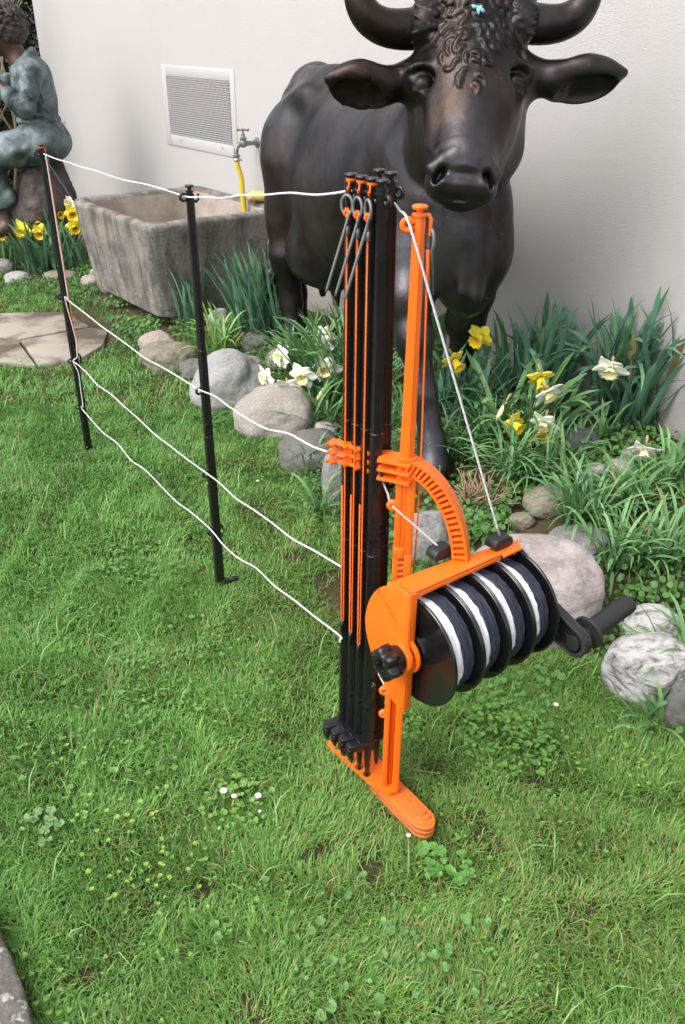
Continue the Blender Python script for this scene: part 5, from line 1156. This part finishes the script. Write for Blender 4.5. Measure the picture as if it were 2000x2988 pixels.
for (cx, cy, cr_, n, rl, col) in ((1480, 2180, .10, 170, .006, (.12, .27, .05)), (1300, 2520, .05, 26, .011, (.10, .24, .05)), (700, 2350, .07, 70, .0065, (.14, .27, .06)), (1080, 2900, .12, 22, .0085, (.11, .22, .07)), (1340, 2850, .10, 16, .0085, (.10, .22, .06)), (120, 2420, .04, 22, .0085, (.14, .24, .09)), (900, 1240, .07, 60, .008, (.09, .22, .05)), (640, 1230, .06, 90, .0065, (.08, .20, .04)), (980, 1300, .06, 60, .008, (.09, .22, .05)), (420, 1640, .12, 60, .009, (.09, .20, .05)), (170, 850, .3, 150, .010, (.08, .20, .04)), (1480, 2090, .1, 60, .009, (.10, .24, .05)), (1180, 2130, .05, 70, .0045, (.12, .27, .05)), (600, 2560, .16, 80, .0042, (.14, .28, .06)), (300, 2130, .2, 60, .0065, (.11, .24, .06)), (560, 1960, .2, 60, .0065, (.10, .22, .06)), (880, 2700, .15, 24, .008, (.11, .23, .07))):
    g_ = ground(cx, cy)
    for i in range(n):
        a = rs.uniform(0, 6.28); r_ = cr_*math.sqrt(rs.random()); sprig(g_.x+math.cos(a)*r_, g_.y+math.sin(a)*r_, rl*.50*rs.uniform(.6, 1.4), tuple(c_*1.3 for c_ in col), rs.choice((2, 3, 4, 5)), .6, .013)
for (cx, cy, cr_, n) in ((400, 2440, .15, 34), (170, 2230, .06, 6), (1800, 2220, .12, 30), (1530, 2120, .08, 8), (450, 2620, .12, 14)):         # yellow-green sun spurge tips
    g_ = ground(cx, cy)
    for i in range(n):
        a = rs.uniform(0, 6.28); r_ = cr_*math.sqrt(rs.random()); sprig(g_.x+math.cos(a)*r_, g_.y+math.sin(a)*r_*.7, rs.uniform(.0018, .0030), (.27, .42, .07), 5, .6, .020)
o = obj('lawn_weeds', V, F, M['soft_leaf'].m, None, world=False, col=np.array(Cl)); tag(o, 'clover, daisy leaves and yellow-green spurge growing in the lawn', 'weeds', kind='stuff')
# round-leaved ground cover between the stones of the bed
V, F, Cl = [], [], []
def bed_ok(x, y):
    q = x*WN.x+y*WN.y; return (q > qedge(y)-.04) & (q < WC-.02) & ~stone_mask(x, y) & ~inpoly(x, y, trpoly)
x, y = scatter(-2.6, 1.6, 1.1, 5.2, 3600, lambda x, y: bed_ok(x, y) & (fbm(x, y, 31, 3.5, 3)+.12*rng.normal(size=x.shape) > -.12))
for i in range(len(x)):
    z = float(gz(x[i], y[i]))+rs.uniform(.004, .030); kk = rs.uniform(.6, 1.25)
    roundleaf(V, F, Cl, Vector((x[i], y[i], z)), rs.uniform(.0045, .0095), (rs.uniform(-.6, .6), rs.uniform(-.9, .2), 1), (.085*kk, .20*kk, .045*kk), 8, .3)
for (cx, cy, cr_, n) in ((1390, 1540, .075, 230), (1340, 1500, .06, 110), (1700, 1370, .09, 150), (1830, 1300, .10, 140), (1480, 1460, .06, 90), (1590, 1800, .0, 0), (1800, 1440, .07, 90), (350, 885, .10, 90), (420, 955, .10, 170), (380, 880, .1, 120), (1900, 1400, .07, 90), (1560, 2000, .05, 30), (1900, 1750, .05, 40)):
    g_ = ground(cx, cy)
    for i in range(n):
        a = rs.uniform(0, 6.28); r_ = cr_*math.sqrt(rs.random()); kk = rs.uniform(.7, 1.3); xx, yy = g_.x+math.cos(a)*r_*1.3, g_.y+math.sin(a)*r_
        roundleaf(V, F, Cl, Vector((xx, yy, float(gz(xx, yy))+rs.uniform(.012, .040))), rs.uniform(.005, .0105), (rs.uniform(-.7, .7), rs.uniform(-.9, .3), 1), (.095*kk, .22*kk, .05*kk), 9, .35)
o = obj('ground_cover', V, F, M['soft_leaf'].m, None, world=False, col=np.array(Cl)); tag(o, 'round-leaved creeping plants filling the gaps between the stones', 'ground cover', kind='stuff')
# low grass tufts in the bed
x, y = scatter(-2.4, 1.6, 1.1, 5.2, 4200, lambda x, y: bed_ok(x, y) & (fbm(x, y, 51, 5, 2) > -.3)); n = len(x)
V_, F_2, C_2 = blades(np.stack([x, y, gz(x, y)-.01], 1), rng.uniform(.03, .09, n), rng.uniform(.0022, .0042, n), rng.uniform(0, 6.28, n), rng.uniform(.4, 1.4, n), np.array((.11, .24, .065))*rng.uniform(.6, 1.3, (n, 1)))
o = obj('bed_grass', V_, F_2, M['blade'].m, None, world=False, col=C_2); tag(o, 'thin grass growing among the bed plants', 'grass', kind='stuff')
# daisies
mat('daisy_white', (.82, .78, .78), rough=.6); mat('daisy_eye', (.75, .50, .04), rough=.8)
for i, (px, py, lab, sc_) in enumerate(((655, 2333, 'leftmost white daisy of the three in the lawn left of the stand', 1.1), (685, 2348, 'small white daisy in the middle of the three left of the stand', .8), (755, 2347, 'right-hand white daisy of the three left of the stand', 1.0), (1618, 2080, 'pinkish white daisy in the grass below the crank', .9), (1190, 2463, 'tiny white daisy bud just below the orange foot', .7), (753, 1422, 'lone white daisy in the grass between the ropes', .8), (760, 2392, 'tiny daisy below the group of three', .5))):
    g_ = ground(px, py)+Vector((0, 0, .022)); t = thing('daisy', lab, 'daisy', g_, 'daisies in the lawn'); b = MB(); r_ = .0062*sc_
    for k in range(16):
        a = k*6.283/16; d = Vector((math.cos(a), math.sin(a), .35)); s = Vector((-math.sin(a), math.cos(a), 0)); n0 = g_; b.add([n0+d*r_*.25-s*r_*.08, n0+d*r_*.25+s*r_*.08, n0+d*r_*.95+s*r_*.15, n0+d*r_*1.05, n0+d*r_*.95-s*r_*.15], [(0, 1, 2, 3, 4)])
    b.build('petals', M['daisy_white'].m, t); b = MB(); b.lathe(g_, Z, [(0, r_*.3), (r_*.2, r_*.28), (r_*.3, r_*.1)], 10); b.build('flower_eye', M['daisy_eye'].m, t)
    b = MB(); b.tube([g_-Z*.03, g_], .0008, 5); b.build('stem', M['stem_green'].m, t)
# ================================================================ bronze boy on his rock
m = mat('patina', rough=.62, metal=.35, spec=.4)
c = m.mix(m.ramp(m.noise(9, 5, .6, dist=.4), [(.38, 0.), (.62, 1.)]), (.050, .062, .072), (.20, .265, .265)); c = m.mix(m.ramp(m.noise(4, 4, .6), [(.5, 0.), (.7, .7)]), c, (.045, .045, .055)); m.col(c); m.bump((m.noise(26, 5, .6), .5, .010), (m.noise(110, 4, .6), .2, .002))
m = mat('bronze_skin', rough=.45, metal=.5); m.col(m.mix(m.noise(8, 4), (.055, .035, .028), (.11, .065, .045)))
m = mat('bronze_hair', rough=.6, metal=.3); m.col(m.mix(m.ramp(m.noise(60, 5, .7), [(.35, 0.), (.7, 1.)]), (.028, .024, .024), (.12, .10, .09))); m.bump((m.noise(70, 5, .7, dist=1.2), 1, .012))
YB = 5.05
def Q(px, py, d=0.0): return at_y(px-20, py, YB+d)
boy = thing('boy_statue', 'bronze statue of a curly-haired boy in green patinated clothes sitting on a rock', 'statue', Q(150, 440))
def build_sdf(name, ops_, mt, h=.007, par=boy, disp=None, pad=.06):
    P_ = np.concatenate([[o[1], o[2] if o[0] == 'c' else o[1]] for o in ops_]); lo_ = P_.min(0)-.16; hi_ = P_.max(0)+.16
    V, F = sdf_mesh(ops_, lo_, hi_, h, disp); return obj(name, V, F, M[mt].m, par)
nr, fr = -.13, .13                                                # nearer and farther side
body = [elli(Q(30, 92), (.088, .075, .105), None, .02), rcone(Q(5, 118), Q(12, 135), .060, .045, .03), rcone(Q(-20, 112), Q(-30, 122), .018, .012, .02), elli(Q(-8, 150), (.035, .045, .022), None, .02), rcone(Q(-22, 136), Q(-26, 138), .014, .010, .012), elli(Q(40, 108, -.075), (.018, .010, .028), None, .006),
  rcone(Q(48, 130), Q(84, 188), .050, .058, .03), rcone(Q(84, 188), Q(125, 300), .058, .07, .02), rcone(Q(125, 300), Q(150, 410), .07, .08, .02), rcone(Q(100, 210), Q(104, 215, nr), .04, .035, .02), rcone(Q(104, 215, nr), Q(86, 312, nr-.05), .035, .035, .01), rcone(Q(100, 210), Q(92, 215, fr), .04, .03, .02), rcone(Q(92, 215, fr), Q(60, 240, fr+.03), .03, .03, .01), rcone(Q(60, 240, fr+.03), Q(35, 240, fr), .03, .028, .01), rcone(Q(150, 410), Q(0, 455, nr), .07, .05, .02), rcone(Q(0, 455, nr), Q(24, 585, nr+.02), .045, .042, .02), rcone(Q(150, 410), Q(-50, 447, fr), .07, .05, .02), rcone(Q(-50, 447, fr), Q(-60, 600, fr), .045, .042, .02), rcone(Q(86, 312, nr-.05), Q(82, 318, nr), .035, .042, .02), rcone(Q(82, 318, nr), Q(40, 272, nr-.02), .042, .032, .02), rcone(Q(40, 272, nr-.02), Q(2, 232, nr+.01), .032, .024, .02), rcone(Q(35, 240, fr), Q(-20, 215, fr-.03), .03, .023, .02),
  rcone(Q(24, 585, nr+.02), Q(34, 628, nr+.02), .046, .040, .02), rcone(Q(34, 630, nr+.02), Q(42, 660, nr), .036, .04, .02), rcone(Q(42, 668, nr), Q(-20, 690, nr-.05), .034, .022, .03),
  rcone(Q(-60, 600, fr), Q(-55, 660, fr), .042, .036, .02), rcone(Q(-55, 662, fr), Q(-110, 690, fr-.04), .034, .022, .03)]
for (hx_, hy_, dd, sg) in ((-6, 224, nr+.02, 1), (-28, 210, fr-.04, -1)):                     # hands with five fingers, raised to a flute
    hc = Q(hx_, hy_, dd); body.append(elli(hc, (.030, .020, .034), None, .01))
    for k in range(4):
        a_ = hc+Vector((-.018, -.012+.012*k*sg*.3, .024-.014*k)); b_ = a_+Vector((-.026, -.004, .012)); c_ = b_+Vector((-.008, .018*sg, .004)); body += [rcone(a_, b_, .0085, .0078, .004), rcone(b_, c_, .0078, .0062, .003)]
    a_ = hc+Vector((.006, .010*sg, .026)); body += [rcone(a_, a_+Vector((-.022, .012*sg, .018)), .010, .0075, .006)]
build_sdf('body', body, 'bronze_skin', .007)
shirt = [elli(Q(112, 215), (.085, .125, .070), None, .03), rcone(Q(112, 222), Q(124, 290), .100, .108, .04), elli(Q(118, 250), (.098, .12, .10), None, .03), rcone(Q(124, 290), Q(132, 340), .108, .106, .03), elli(Q(134, 350), (.118, .14, .036), None, .015), elli(Q(136, 372), (.105, .13, .022), None, .008, 's'),
  rcone(Q(106, 203, nr*.9), Q(112, 212, nr), .058, .060, .03), rcone(Q(112, 212, nr), Q(106, 262, nr-.05), .058, .052, .012), rcone(Q(106, 262, nr-.05), Q(96, 314, nr-.06), .052, .050, .012), rcone(Q(96, 314, nr-.06), Q(62, 292, nr-.05), .050, .040, .012), rcone(Q(60, 294, nr-.05), Q(50, 278, nr-.05), .047, .046, .006),
  rcone(Q(100, 204, fr*.9), Q(96, 212, fr), .05, .055, .03), rcone(Q(96, 212, fr), Q(74, 248, fr+.04), .052, .045, .012), rcone(Q(74, 248, fr+.04), Q(40, 236, fr), .045, .042, .012),
  rcone(Q(80, 184, -.055), Q(98, 162, -.050), .014, .016, .008), rcone(Q(98, 162, -.050), Q(114, 148, .0), .016, .017, .008), rcone(Q(114, 148, .0), Q(98, 162, .050), .017, .016, .008), rcone(Q(100, 176, -.045), Q(112, 166, .0), .03, .034, .02), rcone(Q(84, 186, -.055), Q(66, 202, -.03), .014, .010, .008), rcone(Q(68, 200, -.03), Q(66, 330, -.02), .010, .010, .012)]
for (px1, py1, px2, py2, dd) in ((128, 238, 150, 300, -.125), (135, 300, 165, 330, -.12), (100, 225, 118, 250, -.215), (92, 262, 112, 285, -.235), (86, 300, 104, 322, -.235), (70, 286, 82, 316, -.225), (116, 330, 160, 344, -.135)): shirt.append(rcone(Q(px1, py1, dd), Q(px2, py2, dd), .010, .006, .014))
fold = lambda x, y, z: .0045*(1-np.abs(np.sin((x*.5+z*.8)*42+4*vnoise(x, y, z, 7)))*1.6)*np.clip(vnoise(x+3, y, z, 5)+.4, 0, 1)
build_sdf('shirt', shirt, 'patina', .007, disp=fold)
tro = [rcone(Q(110, 392, -.15), Q(160, 398, -.15), .012, .010, .015), rcone(Q(100, 430, -.215), Q(40, 452, -.2), .012, .008, .02), rcone(Q(150, 420, -.18), Q(120, 448, -.2), .012, .008, .02), rcone(Q(140, 372), Q(152, 405), .112, .118, .05), elli(Q(160, 415), (.125, .155, .095), None, .05), rcone(Q(140, 420, nr*.8), Q(0, 450, nr), .105, .084, .05), rcone(Q(-6, 452, nr), Q(8, 540, nr), .080, .066, .03), rcone(Q(12, 560, nr+.01), Q(22, 588, nr+.02), .070, .072, .02), rcone(Q(10, 566, nr+.01), Q(40, 574, nr+.01), .058, .058, .01),
  rcone(Q(140, 420, -nr*.8), Q(-50, 445, fr), .10, .08, .05), rcone(Q(-55, 448, fr), Q(-60, 570, fr), .075, .065, .03), rcone(Q(-60, 570, fr), Q(-60, 590, fr), .070, .072, .02), elli(Q(28, 606, nr+.02), (.055, .055, .02), None, .008, 's')]
build_sdf('trousers', tro, 'patina', .008, disp=fold)
hair = [elli(Q(38, 68), (.098, .088, .092), None, .02), elli(Q(52, 92), (.080, .085, .070), None, .03)]
r8 = random.Random(8)
for i in range(330):
    a = r8.uniform(0, 6.28); e = r8.uniform(-.5, 1.5); c0 = Q(38, 70); d = Vector((math.cos(a)*math.cos(e), math.sin(a)*math.cos(e), math.sin(e)))
    if d.x < -.25 and d.z < .15: continue
    q = c0+Vector((d.x*.092, d.y*.085, d.z*.088)); t1 = d.cross(Vector((r8.uniform(-1, 1), r8.uniform(-1, 1), r8.uniform(-1, 1)))).normalized(); q = q+d*.004; q2 = q+t1*.015+d*.010; q3 = q2+t1.cross(d)*.013-d*.002
    hair += [rcone(q, q2, .0085, .0075, .001), rcone(q2, q3, .0075, .004, .001)]
build_sdf('hair', hair, 'bronze_hair', .0048)
b = MB(); f0 = Q(-30, 128)+Vector((0, -.03, -.01)); b.tube([f0+Vector((.03, .0, .0)), Q(-14, 222, nr*.3), Q(4, 262, nr*.6)], .008, 10); fl = b.build('flute', M['bronze_skin'].m, None, origin=tuple(Q(-14, 222))); tag(fl, 'thin bronze flute held to the mouth of the boy statue', 'flute')
m = mat('rock_dark', rough=.95); m.col(m.mix(m.ramp(m.noise(12, 6, .7), [(.35, 0.), (.7, 1.)]), (.06, .05, .045), (.16, .13, .125))); m.bump((m.noise(28, 6, .7), 1, .03), (m.noise(90, 4, .7), .6, .008))
rk = [rcone(Q(150, 520, .03), Q(150, 640, .05), .12, .15, .05), elli(Q(145, 560, -.02), (.13, .17, .20), None, .05), rcone(Q(176, 478, .04), Q(178, 600, .03), .075, .105, .05), rcone(Q(120, 650), Q(175, 690), .16, .14, .05)]
P0 = Q(165, 640); V, F = sdf_mesh(rk, tuple(P0-Vector((.5, .5, .45))), tuple(P0+Vector((.5, .5, .6))), .012, lambda x, y, z: .035*fbm(x, y, z, 6, 4)); o = obj('seat_rock', V, F, M['rock_dark'].m, None, origin=(P0.x, P0.y, .05)); tag(o, 'rough dark rock on which the bronze boy sits', 'rock')

# ================================================================ shrubs beyond the corner of the house
m = mat('bark_tan', rough=.9); m.col(m.mix(m.noise(20, 4), (.16, .13, .085), (.30, .26, .17)))
def shrub(name, label, base, n, L, seed, r0=.014, spread=.5):
    r9 = random.Random(seed); t = thing(name, label, 'shrub', base)
    def br(b, p, d, L, r_, dep):
        pts = [p]; q = p; dd = d
        for k in range(4): dd = (dd+Vector((r9.uniform(-.22, .22), r9.uniform(-.22, .22), r9.uniform(-.08, .14)))).normalized(); q = q+dd*L/4; pts.append(q)
        b.tube(pts, [r_, r_*.85, r_*.72, r_*.6, r_*.45], 6)
        if dep > 0:
            for k in range(r9.choice((2, 3, 3))):
                i = r9.choice((1, 2, 3, 4)); br(b, pts[i], (dd+Vector((r9.uniform(-.9, .9), r9.uniform(-.9, .9), r9.uniform(-.2, .7)))).normalized(), L*r9.uniform(.4, .7), r_*.55, dep-1)
    for i in range(n):
        b = MB(); p = Vector(base)+Vector((r9.uniform(-.25, .25), r9.uniform(-.15, .15), 0)); br(b, p, Vector((r9.uniform(-spread, spread), r9.uniform(-spread, spread), 1)).normalized(), L*r9.uniform(.6, 1.1), r0*r9.uniform(.6, 1.2), 2)
        b.build('branch', M['bark_tan'].m, t)
    return t
bp = at_y(30, 640, 6.3); shrub('bare_shrub', 'leafless shrub with tan tangled branches behind the boy statue', (bp.x-.16, 6.35, .0), 13, 1.5, 3, spread=.35)
shrub('bare_shrub', 'second leafless shrub farther left behind the boy statue', (-3.0, 6.6, .0), 8, 1.5, 5)
def hedge(name, label, cx, cy, rx, ry, h, n, seed, col):
    r_ = np.random.default_rng(seed); t = thing(name, label, 'hedge', (cx, cy, 0)); u = r_.normal(size=(n, 3)); u /= np.linalg.norm(u, axis=1)[:, None]; rad = r_.random(n)**.25
    p = np.stack([cx+u[:, 0]*rx*rad, cy+u[:, 1]*ry*rad, h*.5+u[:, 2]*h*.55*rad], 1); p += .18*np.stack([vnoise(p[:, 0], p[:, 1], p[:, 2]+k, 2.2) for k in range(3)], 1); p = p[p[:, 2] > 0]; n = len(p)
    a = r_.normal(size=(n, 3)); a /= np.linalg.norm(a, axis=1)[:, None]; b_ = np.cross(a, r_.normal(size=(n, 3))); b_ /= np.linalg.norm(b_, axis=1)[:, None]; s = r_.uniform(.018, .040, n)[:, None]
    V = np.stack([p-a*s, p+b_*s*.45, p+a*s, p-b_*s*.45], 1).reshape(-1, 3); F = np.arange(n*4).reshape(-1, 4); k = (.5+r_.random(n)*1.0)[:, None]*np.array(col); red = r_.random(n) < .15; k[red] = np.array((.09, .035, .025))
    obj('foliage', V, F, M['soft_leaf'].m, t, world=True, col=np.repeat(k, 4, 0)); b = MB()
    for i in range(5): q = Vector((cx+r_.uniform(-.5, .5)*rx, cy+r_.uniform(-.3, .3)*ry, 0)); b.tube([q, q+Vector((.05, 0, h*.4)), q+Vector((r_.uniform(-.2, .2), 0, h*.8))], [.04, .03, .015], 7)
    b.build('trunk', M['bark_tan'].m, t)
hedge('hedge', 'dark evergreen hedge behind the corner of the house wall', -2.6, 7.7, 1.3, .7, 2.9, 42000, 1, (.014, .026, .012))
hedge('hedge', 'dark evergreen hedge farther left, reaching past the photo edge', -4.9, 7.9, 1.5, .8, 2.8, 22000, 2, (.016, .030, .014))
